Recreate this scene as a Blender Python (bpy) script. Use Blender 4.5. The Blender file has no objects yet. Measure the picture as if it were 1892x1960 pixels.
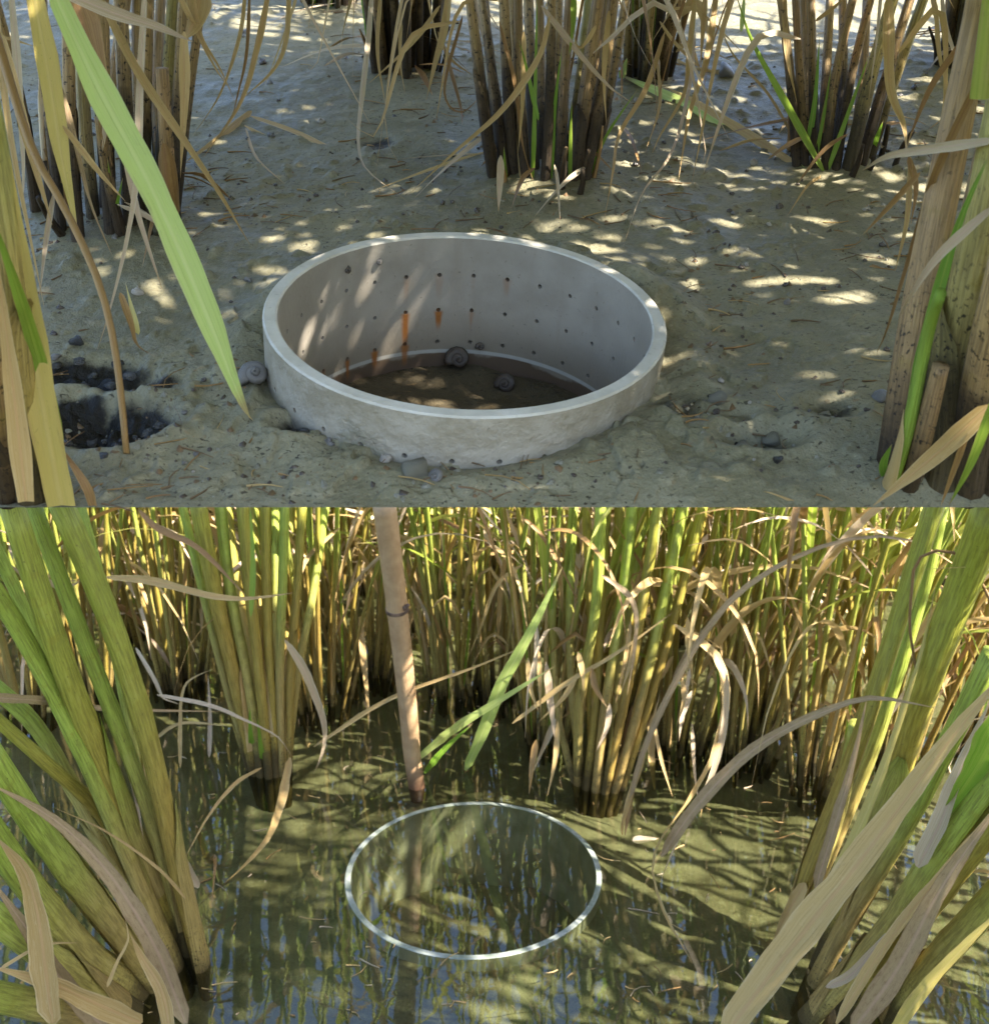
import bpy, bmesh, math, random
import numpy as np
from mathutils import Vector, Matrix

# ------------------------------------------------------------------ camera, sky, sun
W0, H0, F0 = 1892.0, 1960.0, 2229.0            # units used when reading the photograph
PITCH = math.radians(18.2)                       # camera looks down by this much
TILT = math.radians(17.7)                        # the upper mud shelf rises away from the camera
D_UP, D_LOW = 0.16, 0.27                         # outer diameters of the two pipes
DEP_UP, DEP_LOW = F0*D_UP/792.0, F0*D_LOW/492.0  # their depths along the view axis
H_UP = DEP_UP/math.cos(math.radians(9.4))*math.sin(math.radians(26.5)) + 0.023
H_CAM = DEP_LOW/math.cos(math.radians(17.2))*math.sin(math.radians(35.4))

sc = bpy.context.scene
col = sc.collection
cam_d = bpy.data.cameras.new('camera'); cam = bpy.data.objects.new('camera', cam_d); col.objects.link(cam)
cam.location = (0, 0, H_CAM); cam.rotation_euler = (math.pi/2-PITCH, 0, 0)
cam_d.sensor_fit = 'HORIZONTAL'; cam_d.sensor_width = 36.0; cam_d.lens = 36.0*F0/W0
cam_d.clip_start = 0.01; cam_d.clip_end = 300
cam_d.dof.use_dof = True; cam_d.dof.focus_distance = 0.58; cam_d.dof.aperture_fstop = 36.0
sc.camera = cam

SUN_EL, SUN_AZ = math.radians(46), math.radians(111)   # azimuth from straight ahead towards the right
sv = Vector((math.sin(SUN_AZ)*math.cos(SUN_EL), math.cos(SUN_AZ)*math.cos(SUN_EL), math.sin(SUN_EL)))
wd = bpy.data.worlds.new('World'); sc.world = wd; wd.use_nodes = True
wn = wd.node_tree; bg = wn.nodes['Background']
sky = wn.nodes.new('ShaderNodeTexSky'); sky.sky_type = 'NISHITA'; sky.sun_disc = False
sky.sun_elevation = SUN_EL; sky.sun_rotation = SUN_AZ; sky.altitude = 0; sky.air_density = 0.8; sky.dust_density = 1.3
wn.links.new(sky.outputs[0], bg.inputs[0]); bg.inputs[1].default_value = 0.15
sd = bpy.data.lights.new('sun', 'SUN'); so = bpy.data.objects.new('sun', sd); col.objects.link(so)
sd.energy = 5.0; sd.angle = math.radians(0.6); sd.color = (1.0, 0.94, 0.84)
so.rotation_euler = sv.to_track_quat('Z', 'Y').to_euler(); so.location = sv*6
sc.view_settings.view_transform = 'Standard'; sc.view_settings.look = 'None'
sc.view_settings.gamma = 1; sc.view_settings.exposure = 2.27
sc.render.engine = 'CYCLES'
sc.cycles.max_bounces = 8; sc.cycles.transparent_max_bounces = 16; sc.cycles.diffuse_bounces = 4
sc.cycles.glossy_bounces = 3; sc.cycles.sample_clamp_indirect = 6; sc.cycles.caustics_reflective = False

# ------------------------------------------------------------------ places and rays
CAM = Vector((0, 0, H_CAM)); SL = D_LOW/0.22     # SL: sizes in the lower paddy
FW = Vector((0, math.cos(PITCH), -math.sin(PITCH))); UPV = Vector((0, math.sin(PITCH), math.cos(PITCH)))
def ray(px, py):
    return Vector((1, 0, 0))*((px-W0/2)/F0) + UPV*((H0/2-py)/F0) + FW
nU = Vector((0, -math.sin(TILT), math.cos(TILT))); yU = Vector((0, math.cos(TILT), math.sin(TILT)))
oU = CAM - nU*H_UP
MU = Matrix(((1, 0, 0, oU.x), (0, yU.y, nU.y, oU.y), (0, yU.z, nU.z, oU.z), (0, 0, 0, 1)))
ML = Matrix.Identity(4)
class Frame:
    def __init__(s, M, dep): s.M = M; s.I = M.inverted(); s.dep = dep; s.c = s.I @ CAM
    def dirn(s, px, py): return s.I.to_3x3() @ ray(px, py)
    def gk(s, px, py, h=0.0):                    # depth, in units of the pipe's depth, where the ray meets height h
        d = s.dirn(px, py); return (h - s.c.z)/d.z/s.dep
    def at(s, px, py, k): return s.c + s.dirn(px, py)*(k*s.dep)
    def g(s, px, py, h=0.0): return s.at(px, py, s.gk(px, py, h))
    def trace(s, pts):                           # (px, py[, k | 'g']) -> points, depths
        n = len(pts); ks = [None]*n
        for i, p in enumerate(pts):
            if len(p) > 2: ks[i] = s.gk(p[0], p[1], 0.001) if p[2] == 'g' else p[2]
        kn = [i for i in range(n) if ks[i] is not None]
        for i in range(n):
            if ks[i] is None:
                a = max([j for j in kn if j < i], default=None); b = min([j for j in kn if j > i], default=None)
                if a is None: ks[i] = ks[b]
                elif b is None: ks[i] = ks[a]
                else: ks[i] = ks[a] + (ks[b]-ks[a])*(i-a)/(b-a)
        return [s.at(p[0], p[1], k) for p, k in zip(pts, ks)], ks
UP, LOW = Frame(MU, DEP_UP), Frame(ML, DEP_LOW)
Y0 = UP.g(W0/2, 971).y; Y1 = UP.g(W0/2, 0).y*1.035; CH = math.radians(33.5); TH = 0.085
def half(y):                                     # half width of the shelf, a little more than the view needs
    return 0.4245*((UP.M @ Vector((0, y, 0)) - CAM).dot(FW))*1.04 + 0.006
def shelf_bottom(y): return -min((y-Y0)*math.tan(CH), TH)
def under_shelf(p):                              # a world point that would stick into the shelf from below
    q = UP.I @ Vector(p)
    if q.y < Y0-0.02 or q.y > Y1+0.04 or abs(q.x) > half(max(q.y, Y0))+0.03: return False
    return q.z > shelf_bottom(max(q.y, Y0)) - 0.004 and q.z < 0.6
rng = random.Random(7)

# ------------------------------------------------------------------ numpy value noise
def vnoise(x, y, seed):
    xi = np.floor(x).astype(np.int64); yi = np.floor(y).astype(np.int64); fx = x-xi; fy = y-yi
    fx = fx*fx*(3-2*fx); fy = fy*fy*(3-2*fy)
    def hsh(a, b):
        h = (a*374761393 + b*668265263 + seed*974634777) & 0xffffffff
        h = ((h ^ (h >> 13))*1274126177) & 0xffffffff
        return ((h ^ (h >> 16)) & 0xffff)/65535.0
    return (hsh(xi, yi)*(1-fx)+hsh(xi+1, yi)*fx)*(1-fy) + (hsh(xi, yi+1)*(1-fx)+hsh(xi+1, yi+1)*fx)*fy - 0.5
def fbm(x, y, f, o, seed, gain=0.5):
    r = 0; a = 1.0
    for i in range(o): r = r + a*vnoise(x*f, y*f, seed+i); a *= gain; f *= 2.03
    return r

# ------------------------------------------------------------------ materials
MATS = {}
class NT:
    def __init__(s, name):
        s.m = bpy.data.materials.new(name); s.m.use_nodes = True; s.t = s.m.node_tree; s.t.nodes.clear()
        s.out = s.n('ShaderNodeOutputMaterial'); MATS[name] = s.m
    def n(s, typ, **kw):
        nd = s.t.nodes.new(typ)
        for k, v in kw.items(): setattr(nd, k, v)
        return nd
    def l(s, a, b): s.t.links.new(a, b)
    def setv(s, sock, v):
        if isinstance(v, bpy.types.NodeSocket): s.l(v, sock)
        elif v is not None: sock.default_value = v
    def math(s, op, a, b=None, c=None, clamp=False):
        nd = s.n('ShaderNodeMath', operation=op); nd.use_clamp = clamp
        for i, v in enumerate((a, b, c)): s.setv(nd.inputs[i], v)
        return nd.outputs[0]
    def mix(s, fac, a, b, bt='MIX'):
        nd = s.n('ShaderNodeMix', data_type='RGBA', blend_type=bt)
        s.setv(nd.inputs[0], fac)
        for i, v in ((6, a), (7, b)):
            s.setv(nd.inputs[i], (*v, 1) if isinstance(v, tuple) else v)
        return nd.outputs[2]
    def noise(s, vec, scale, detail=4, rough=0.55, dist=0.0):
        nd = s.n('ShaderNodeTexNoise'); nd.inputs['Scale'].default_value = scale; nd.inputs['Detail'].default_value = detail
        nd.inputs['Roughness'].default_value = rough; nd.inputs['Distortion'].default_value = dist
        if vec is not None: s.l(vec, nd.inputs['Vector'])
        return nd.outputs[0]
    def voro(s, vec, scale, feat='F1', rnd=1.0):
        nd = s.n('ShaderNodeTexVoronoi', feature=feat); nd.inputs['Scale'].default_value = scale; nd.inputs['Randomness'].default_value = rnd
        if vec is not None: s.l(vec, nd.inputs['Vector'])
        return nd.outputs['Distance']
    def ramp(s, v, a, b, lo=0.0, hi=1.0):
        nd = s.n('ShaderNodeMapRange'); nd.interpolation_type = 'SMOOTHSTEP'
        s.setv(nd.inputs[0], v)
        for i, q in ((1, a), (2, b), (3, lo), (4, hi)): s.setv(nd.inputs[i], q)
        return nd.outputs[0]
    def attr(s, name): return s.n('ShaderNodeAttribute', attribute_name=name).outputs['Fac']
    def objco(s): return s.n('ShaderNodeTexCoord').outputs['Object']
    def scaled(s, vec, sx, sy, sz):
        nd = s.n('ShaderNodeMapping'); nd.inputs['Scale'].default_value = (sx, sy, sz); s.l(vec, nd.inputs[0]); return nd.outputs[0]
    def bump(s, h, dist, strength=1.0, nrm=None):
        nd = s.n('ShaderNodeBump'); nd.inputs['Distance'].default_value = dist; nd.inputs['Strength'].default_value = strength
        s.l(h, nd.inputs['Height'])
        if nrm is not None: s.l(nrm, nd.inputs['Normal'])
        return nd.outputs[0]
    def bsdf(s, colr, rough=0.6, nrm=None, spec=0.5, **kw):
        b = s.n('ShaderNodeBsdfPrincipled'); s.setv(b.inputs['Base Color'], (*colr, 1) if isinstance(colr, tuple) else colr)
        s.setv(b.inputs['Roughness'], rough); s.setv(b.inputs['Specular IOR Level'], spec)
        if nrm is not None: s.l(nrm, b.inputs['Normal'])
        for k, v in kw.items(): s.setv(b.inputs[k.replace('_', ' ')], v)
        return b.outputs[0]
    def done(s, sh): s.l(sh, s.out.inputs['Surface']); return s.m

def leaf_material(name, c1, c2, dead, transl=0.35, spots=0.25, gloss=0.45):
    """plant blade: c1..c2 vary strand by strand, fibres run along it, dead patches and a withered tip"""
    t = NT(name); uv = t.n('ShaderNodeUVMap').outputs[0]; r = t.attr('rnd'); v = t.attr('along')
    fib = t.noise(t.scaled(uv, 7, 0.35, 1), 3.0, 5, 0.75)
    ux = t.n('ShaderNodeSeparateXYZ'); t.l(uv, ux.inputs[0]); rib = t.ramp(t.math('ABSOLUTE', t.math('SUBTRACT', ux.outputs[0], 0.5)), 0.10, 0.02)
    base = t.mix(r, c1, c2)
    base = t.mix(t.ramp(fib, 0.45, 0.68, 0.0, 0.75), base, t.mix(0.55, base, dead))
    base = t.mix(t.math('MULTIPLY', t.ramp(fib, 0.30, 0.48, 1.0, 0.0), 0.55), base, (c1[0]*0.45, c1[1]*0.45, c1[2]*0.4))
    sp = t.noise(t.scaled(uv, 1.6, 2.5, 1), 4.0, 5, 0.7)
    base = t.mix(t.ramp(sp, 0.60-spots*0.3, 0.75, 0.0, 0.75*min(1, spots*3)), base, dead)
    edg = t.math('ABSOLUTE', t.math('SUBTRACT', ux.outputs[0], 0.5)); blot = t.noise(t.scaled(uv, 1.2, 1.1, 1), 2.2, 5, 0.7)
    base = t.mix(t.math('MULTIPLY', t.ramp(t.math('ADD', edg, t.math('MULTIPLY', t.math('SUBTRACT', blot, 0.5), 0.5)), 0.42, 0.54), 0.7), base, dead)
    base = t.mix(t.ramp(blot, 0.60, 0.70, 0, 0.45), base, t.mix(0.6, base, (0.16, 0.085, 0.035)))
    sp2 = t.noise(t.n('ShaderNodeNewGeometry').outputs['Position'], 900, 2, 0.5)
    base = t.mix(t.ramp(sp2, 0.66, 0.74, 0.0, 0.55*min(1, spots*2)), base, (0.06, 0.035, 0.015))
    base = t.mix(t.ramp(v, 0.88, 0.97, 0, 0.85), base, (0.48, 0.33, 0.16))
    base = t.mix(t.math('MULTIPLY', rib, 0.45), base, (min(1, c2[0]*1.25), min(1, c2[1]*1.12), c2[2]*1.5))
    b = t.bsdf(base, gloss, t.bump(t.math('ADD', fib, t.math('MULTIPLY', rib, 0.5)), 0.0006, 0.6), 0.4)
    tr = t.n('ShaderNodeBsdfTranslucent'); t.l(base, tr.inputs[0])
    mx = t.n('ShaderNodeMixShader'); mx.inputs[0].default_value = transl; t.l(b, mx.inputs[1]); t.l(tr.outputs[0], mx.inputs[2])
    return t.done(mx.outputs[0])
leaf_material('leaf_straw', (0.58, 0.41, 0.17), (0.44, 0.28, 0.10), (0.66, 0.51, 0.28), 0.22, 0.2)
leaf_material('leaf_pale', (0.62, 0.50, 0.33), (0.50, 0.36, 0.22), (0.70, 0.62, 0.50), 0.25, 0.12)
leaf_material('leaf_brown', (0.36, 0.21, 0.07), (0.23, 0.125, 0.045), (0.44, 0.28, 0.11), 0.15, 0.3)
leaf_material('leaf_lime', (0.46, 0.60, 0.13), (0.52, 0.62, 0.19), (0.50, 0.52, 0.22), 0.35, 0.06, 0.4)
leaf_material('leaf_green', (0.17, 0.36, 0.03), (0.30, 0.44, 0.05), (0.45, 0.42, 0.12), 0.45, 0.1)
leaf_material('leaf_yellow', (0.64, 0.50, 0.14), (0.55, 0.48, 0.14), (0.52, 0.36, 0.14), 0.3, 0.18)
leaf_material('leaf_grey', (0.40, 0.28, 0.14), (0.46, 0.33, 0.18), (0.22, 0.13, 0.07), 0.15, 0.5)
leaf_material('leaf_field', (0.32, 0.44, 0.04), (0.52, 0.50, 0.12), (0.55, 0.45, 0.17), 0.45, 0.15)

def stem_material(name, tan1, tan2, tip, dark, rot, rotw, tipa, tipb, moss=0.3):
    """rice stalk: rotted dark foot up to about `rot` metres, straw sheath above, fresher colour higher up"""
    t = NT(name); uv = t.n('ShaderNodeUVMap').outputs[0]; r = t.attr('rnd'); h = t.attr('h')
    P = t.n('ShaderNodeNewGeometry').outputs['Position']
    fib = t.noise(t.scaled(uv, 14, 1.6, 1), 2.0, 4, 0.65)
    big = t.noise(t.scaled(uv, 1.3, 5, 1), 1.5, 4, 0.6)
    base = t.mix(r, tan1, tan2)
    hh = t.math('ADD', h, t.math('MULTIPLY', t.math('SUBTRACT', big, 0.5), rotw*2.2))
    hh = t.math('ADD', hh, t.math('MULTIPLY', t.math('SUBTRACT', r, 0.5), rotw*2.0))
    base = t.mix(t.ramp(hh, tipa, tipb), base, tip)
    base = t.mix(t.ramp(fib, 0.36, 0.60, 0.75, 0.0), base, t.mix(0.6, base, dark))
    base = t.mix(t.ramp(fib, 0.55, 0.75, 0.0, 0.5), base, t.mix(0.5, base, (0.60, 0.50, 0.26)))
    spx = t.noise(P, 260, 4, 0.7)
    base = t.mix(t.ramp(spx, 0.62, 0.70, 0, 0.7), base, t.mix(0.75, base, dark))
    spn = t.noise(P, 420, 3, 0.6)
    base = t.mix(t.math('MULTIPLY', t.ramp(spn, 0.56, 0.66), t.ramp(hh, rot+rotw*3, rot)), base, dark)
    base = t.mix(t.math('MULTIPLY', t.ramp(big, 0.55, 0.7), moss), base, (0.26, 0.20, 0.02))
    base = t.mix(t.ramp(hh, rot+rotw, rot-rotw, 0.0, 0.93), base, dark)
    b = t.bsdf(base, t.ramp(hh, rot-rotw, rot+rotw, 0.6, 0.48), t.bump(fib, 0.0016, 1.0), 0.3)
    tr = t.n('ShaderNodeBsdfTranslucent'); t.l(base, tr.inputs[0])
    mx = t.n('ShaderNodeMixShader'); mx.inputs[0].default_value = 0.08; t.l(b, mx.inputs[1]); t.l(tr.outputs[0], mx.inputs[2])
    return t.done(mx.outputs[0])
stem_material('stem_straw', (0.62, 0.43, 0.20), (0.46, 0.29, 0.13), (0.62, 0.48, 0.24), (0.022, 0.015, 0.009), 0.052, 0.026, 0.11, 0.3)
stem_material('stem_olive', (0.50, 0.41, 0.14), (0.52, 0.36, 0.13), (0.50, 0.50, 0.14), (0.030, 0.022, 0.010), 0.040, 0.02, 0.06, 0.16, 0.6)
stem_material('stem_green', (0.44, 0.33, 0.06), (0.38, 0.25, 0.06), (0.36, 0.38, 0.05), (0.05, 0.034, 0.012), 0.028, 0.022, 0.14, 0.42, 0.3)
stem_material('stem_yellow', (0.50, 0.41, 0.11), (0.44, 0.30, 0.10), (0.38, 0.47, 0.07), (0.06, 0.04, 0.014), 0.022, 0.022, 0.10, 0.30, 0.3)
stem_material('shoot_green', (0.25, 0.42, 0.04), (0.34, 0.46, 0.06), (0.16, 0.40, 0.04), (0.20, 0.24, 0.04), -0.02, 0.004, 0.05, 0.15, 0.0)

def mud_material(name, a, b, c, speck, wet=0.35):
    t = NT(name); o = t.objco()
    n1 = t.noise(o, 9, 6, 0.6, 0.4); n2 = t.noise(o, 70, 6, 0.65); n3 = t.noise(o, 420, 4, 0.6)
    base = t.mix(t.ramp(n1, 0.35, 0.68), a, b)
    base = t.mix(t.ramp(n2, 0.50, 0.72, 0, 0.7), base, c)
    base = t.mix(t.ramp(n3, 0.56, 0.72, 0, 0.6), base, (a[0]*0.42, a[1]*0.42, a[2]*0.40))
    base = t.mix(t.ramp(n3, 0.44, 0.30, 0, 0.45), base, (b[0]*1.35, b[1]*1.32, b[2]*1.25))
    warm = t.noise(t.scaled(o, 1, 2.2, 1), 160, 3, 0.6)
    base = t.mix(t.ramp(warm, 0.63, 0.75, 0, 0.5), base, (0.24, 0.15, 0.07))
    if speck:                                    # dark crumbs of rotted straw
        sk = t.noise(t.scaled(o, 1, 1.7, 1), 330, 3, 0.55, 0.8)
        base = t.mix(t.math('MULTIPLY', t.ramp(sk, 0.62, 0.665), t.ramp(n1, 0.40, 0.55, 0.25, 0.9)), base, (0.04, 0.034, 0.024))
        thr = t.noise(t.scaled(o, 60, 260, 60), 1.0, 3, 0.6, 1.2)
        base = t.mix(t.ramp(thr, 0.66, 0.72, 0, 0.6), base, (0.09, 0.065, 0.035))
        blk = t.attr('black')
        base = t.mix(t.ramp(t.math('ADD', blk, t.math('MULTIPLY', t.math('SUBTRACT', n2, 0.5), 1.6)), 0.25, 0.80), base, (0.016, 0.014, 0.011))
    hgt = t.math('ADD', t.math('MULTIPLY', n2, 0.7), t.math('MULTIPLY', n3, 0.35))
    nr = t.bump(t.math('ADD', hgt, t.math('MULTIPLY', t.noise(o, 1100, 3, 0.6), 0.22)), 0.0030, 0.7)
    rough = t.ramp(n1, 0.38, 0.66, wet, 0.68)
    if speck: rough = t.math('SUBTRACT', rough, t.math('MULTIPLY', t.attr('black'), 0.22), clamp=True)
    return t.done(t.bsdf(base, rough, nr, t.math('SUBTRACT', 0.16, t.math('MULTIPLY', t.attr('black'), 0.04)) if speck else 0.3))
mud_material('mud_upper', (0.172, 0.155, 0.092), (0.246, 0.224, 0.146), (0.318, 0.288, 0.195), True, 0.32)
mud_material('mud_wet', (0.062, 0.048, 0.028), (0.090, 0.071, 0.042), (0.12, 0.097, 0.062), True, 0.08)
mud_material('mud_bed', (0.20, 0.175, 0.11), (0.33, 0.295, 0.20), (0.44, 0.40, 0.29), False, 0.5)

def pvc_inner():
    t = NT('pvc_inner'); o = t.objco(); s = t.n('ShaderNodeSeparateXYZ'); t.l(o, s.inputs[0]); x, y, z = s.outputs
    ang = t.math('ARCTAN2', x, y)                # 0 at the back of the pipe, positive to the right
    n1 = t.noise(t.scaled(o, 1, 1, 0.12), 90, 5, 0.65); n2 = t.noise(o, 55, 5, 0.6); n3 = t.noise(o, 500, 3, 0.6)
    base = t.mix(t.ramp(n2, 0.3, 0.7), (0.310, 0.272, 0.218), (0.370, 0.328, 0.268))
    base = t.mix(t.ramp(n1, 0.52, 0.72, 0, 0.42), base, (0.30, 0.25, 0.19))
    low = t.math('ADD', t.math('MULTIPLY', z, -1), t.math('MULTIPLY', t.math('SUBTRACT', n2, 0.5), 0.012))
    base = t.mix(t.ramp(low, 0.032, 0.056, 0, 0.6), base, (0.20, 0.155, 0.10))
    base = t.mix(t.ramp(low, 0.0575, 0.0595, 0, 0.85), base, (0.10, 0.06, 0.035))
    line = t.math('MULTIPLY', t.ramp(t.math('ABSOLUTE', t.math('ADD', z, 0.0575)), 0.0013, 0.0006), 0.75)
    base = t.mix(line, base, (0.50, 0.48, 0.42))
    base = t.mix(t.ramp(n3, 0.66, 0.72, 0, 0.5), base, (0.12, 0.10, 0.07))
    for k, zt, ln, st in RUST:                   # rust that ran down from a hole
        a0 = math.radians(12*k+2)
        da = t.math('ABSOLUTE', t.math('SUBTRACT', ang, a0))
        wv = t.math('ADD', da, t.math('MULTIPLY', t.math('SUBTRACT', n1, 0.5), 0.06))
        run = t.math('DIVIDE', t.math('SUBTRACT', -zt, z), ln*1.3); wv = t.math('MULTIPLY', wv, t.math('MULTIPLY_ADD', run, 1.3, 0.75))
        m = t.math('MULTIPLY', t.ramp(wv, 0.028, 0.002), t.ramp(z, -zt+0.0012, -zt-0.0005))
        m = t.math('MULTIPLY', m, t.ramp(z, -zt-ln, -zt-ln*0.35))
        base = t.mix(t.math('MULTIPLY', m, st), base, (0.30, 0.105, 0.018))
    t.done(t.bsdf(base, t.ramp(n2, 0.3, 0.7, 0.30, 0.50), t.bump(n3, 0.0004, 0.5), 0.5))
RUST = [(-2, 0.037, 0.024, 0.95), (-2, 0.0535, 0.012, 0.8), (-1, 0.037, 0.011, 0.95), (0, 0.037, 0.011, 0.5), (-3, 0.0535, 0.010, 0.95),
        (-4, 0.0535, 0.012, 0.95), (-2, 0.0185, 0.016, 0.25), (-1, 0.0185, 0.014, 0.22), (1, 0.0185, 0.010, 0.35), (0, 0.0185, 0.012, 0.12), (-5, 0.052, 0.010, 0.5)]
pvc_inner()
def pvc_outer():
    t = NT('pvc_outer'); o = t.objco(); s = t.n('ShaderNodeSeparateXYZ'); t.l(o, s.inputs[0]); z = s.outputs[2]
    n1 = t.noise(t.scaled(o, 1, 1, 1.4), 60, 6, 0.7); n2 = t.noise(o, 260, 5, 0.65); n3 = t.noise(o, 22, 4, 0.55)
    base = t.mix(t.ramp(n1, 0.35, 0.65), (0.42, 0.375, 0.305), (0.30, 0.26, 0.19))
    m = t.math('ADD', n3, t.math('MULTIPLY', t.math('ADD', z, 0.02), -6))
    crust = t.math('MULTIPLY', t.ramp(m, 0.46, 0.60), t.ramp(n2, 0.34, 0.56))
    base = t.mix(t.math('MULTIPLY', crust, 0.8), base, (0.245, 0.23, 0.165))
    base = t.mix(t.ramp(z, -0.017, -0.025, 0, 0.65), base, (0.15, 0.14, 0.10))
    base = t.mix(t.ramp(n2, 0.66, 0.74, 0, 0.6), base, (0.12, 0.11, 0.08))
    h = t.math('ADD', t.math('MULTIPLY', crust, 0.7), n2)
    t.done(t.bsdf(base, 0.55, t.bump(h, 0.0014, 0.8), 0.4))
pvc_outer()
def simple(name, a, b, scale, rough=0.5, dist=0.0006, spec=0.5, stretch=(1, 1, 1)):
    t = NT(name); o = t.scaled(t.objco(), *stretch); n1 = t.noise(o, scale, 5, 0.6); n2 = t.noise(o, scale*7, 4, 0.6)
    base = t.mix(t.ramp(n1, 0.35, 0.65), a, b); base = t.mix(t.ramp(n2, 0.62, 0.74, 0, 0.5), base, (a[0]*0.45, a[1]*0.42, a[2]*0.38))
    return t.done(t.bsdf(base, rough, t.bump(n2, dist, 0.7), spec))
simple('pvc_rim', (0.60, 0.56, 0.48), (0.48, 0.44, 0.36), 40, 0.5)
simple('pvc_wet_rim', (0.36, 0.38, 0.34), (0.20, 0.23, 0.18), 45, 0.45)
simple('pvc_wet', (0.56, 0.53, 0.45), (0.36, 0.33, 0.24), 30, 0.35)
simple('snail_dark', (0.050, 0.036, 0.026), (0.085, 0.06, 0.042), 300, 0.22, 0.0003, 0.7)
simple('snail_grey', (0.11, 0.10, 0.09), (0.20, 0.185, 0.17), 260, 0.35, 0.0003, 0.6)
simple('snail_pale', (0.50, 0.45, 0.38), (0.33, 0.28, 0.23), 260, 0.4)
simple('clod', (0.19, 0.175, 0.125), (0.26, 0.245, 0.19), 120, 0.5, 0.002)
simple('black_clod', (0.018, 0.015, 0.011), (0.045, 0.038, 0.028), 150, 0.25, 0.003, 0.7)
simple('litter_brown', (0.17, 0.10, 0.045), (0.10, 0.065, 0.03), 60, 0.6)
def pole_mat():
    t = NT('bamboo'); o = t.objco(); h = t.attr('h'); uv = t.n('ShaderNodeUVMap').outputs[0]
    f = t.noise(t.scaled(uv, 10, 1.4, 1), 3, 4, 0.6); g = t.noise(o, 55, 5, 0.6)
    base = t.mix(t.ramp(g, 0.35, 0.65), (0.50, 0.33, 0.18), (0.40, 0.25, 0.13))
    base = t.mix(t.ramp(f, 0.5, 0.75, 0, 0.5), base, (0.36, 0.21, 0.11))
    base = t.mix(t.ramp(t.math('ADD', h, t.math('MULTIPLY', g, 0.03)), 0.06, 0.01, 0, 0.9), base, (0.085, 0.035, 0.018))
    t.done(t.bsdf(base, 0.5, t.bump(f, 0.0006, 0.6), 0.35))
pole_mat()
simple('bamboo_node', (0.05, 0.03, 0.02), (0.20, 0.12, 0.08), 90, 0.6)
def water():
    t = NT('water'); o = t.objco()
    nr = t.bump(t.math('ADD', t.noise(t.scaled(o, 1, 1.6, 1), 16, 2, 0.5), t.math('MULTIPLY', t.noise(o, 55, 2, 0.5), 0.25)), 0.0011, 0.16)
    lw = t.n('ShaderNodeLayerWeight'); lw.inputs[0].default_value = 0.5; t.l(nr, lw.inputs['Normal'])
    fr = t.math('MULTIPLY_ADD', t.math('POWER', lw.outputs['Facing'], 4.0), 0.925, 0.075)     # Schlick, the same from above and below
    tr = t.n('ShaderNodeBsdfTransparent'); tr.inputs[0].default_value = (0.50, 0.535, 0.42, 1)
    gl = t.n('ShaderNodeBsdfGlossy'); gl.inputs['Roughness'].default_value = 0.015; t.l(nr, gl.inputs['Normal'])
    mx = t.n('ShaderNodeMixShader'); t.l(fr, mx.inputs[0]); t.l(tr.outputs[0], mx.inputs[1]); t.l(gl.outputs[0], mx.inputs[2])
    t.done(mx.outputs[0])
water()

# ------------------------------------------------------------------ mesh building
class MB:
    """collects vertices and faces of ONE mesh with uv, h (height up a stalk), along (0..1) and rnd"""
    def __init__(s): s.v = []; s.f = []; s.mi = []; s.uv = []; s.h = []; s.al = []; s.r = []
    def add(s, verts, faces, uv=None, h=None, al=None, r=0.5, mi=0):
        o = len(s.v); n = len(verts); s.v += [tuple(p) for p in verts]; s.f += [tuple(i+o for i in q) for q in faces]; s.mi += [mi]*len(faces)
        s.uv += uv or [(0, 0)]*n; s.h += h or [0.0]*n; s.al += al or [0.0]*n; s.r += [r]*n
    def mesh(s, name, mats, origin=None, smooth=True):
        me = bpy.data.meshes.new(name); v = s.v
        if origin is not None: v = [(p[0]-origin[0], p[1]-origin[1], p[2]-origin[2]) for p in v]
        me.from_pydata(v, [], s.f)
        for nm, dat in (('h', s.h), ('along', s.al), ('rnd', s.r)):
            me.attributes.new(nm, 'FLOAT', 'POINT').data.foreach_set('value', dat)
        ul = me.uv_layers.new(name='UVMap'); li = np.empty(len(me.loops), dtype=np.int32); me.loops.foreach_get('vertex_index', li)
        ul.data.foreach_set('uv', np.array(s.uv, dtype=np.float32)[li].ravel())
        for m in (mats if isinstance(mats, (list, tuple)) else [mats]): me.materials.append(MATS[m])
        if len(me.materials) > 1: me.polygons.foreach_set('material_index', s.mi)
        if smooth: me.polygons.foreach_set('use_smooth', [True]*len(me.polygons))
        me.update(); return me
def resample(pts, n):
    """Catmull-Rom through the control points, n points evenly spaced"""
    P = [Vector(p) for p in pts]
    if len(P) == 2: return [P[0].lerp(P[1], i/(n-1)) for i in range(n)]
    Q = [P[0]*2-P[1]] + P + [P[-1]*2-P[-2]]; out = []
    for i in range(1, len(Q)-2):
        for j in range(8):
            t = j/8; a, b, c, d = Q[i-1:i+3]
            out.append(0.5*((2*b)+(c-a)*t+(2*a-5*b+4*c-d)*t*t+(3*b-a-3*c+d)*t**3))
    out.append(P[-1]); L = [0.0]
    for i in range(1, len(out)): L.append(L[-1]+(out[i]-out[i-1]).length)
    res = []; k = 0
    for i in range(n):
        s = L[-1]*i/(n-1)
        while k < len(L)-2 and L[k+1] < s: k += 1
        res.append(out[k].lerp(out[k+1], min(1, max(0, (s-L[k])/max(1e-9, L[k+1]-L[k])))))
    return res
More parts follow.
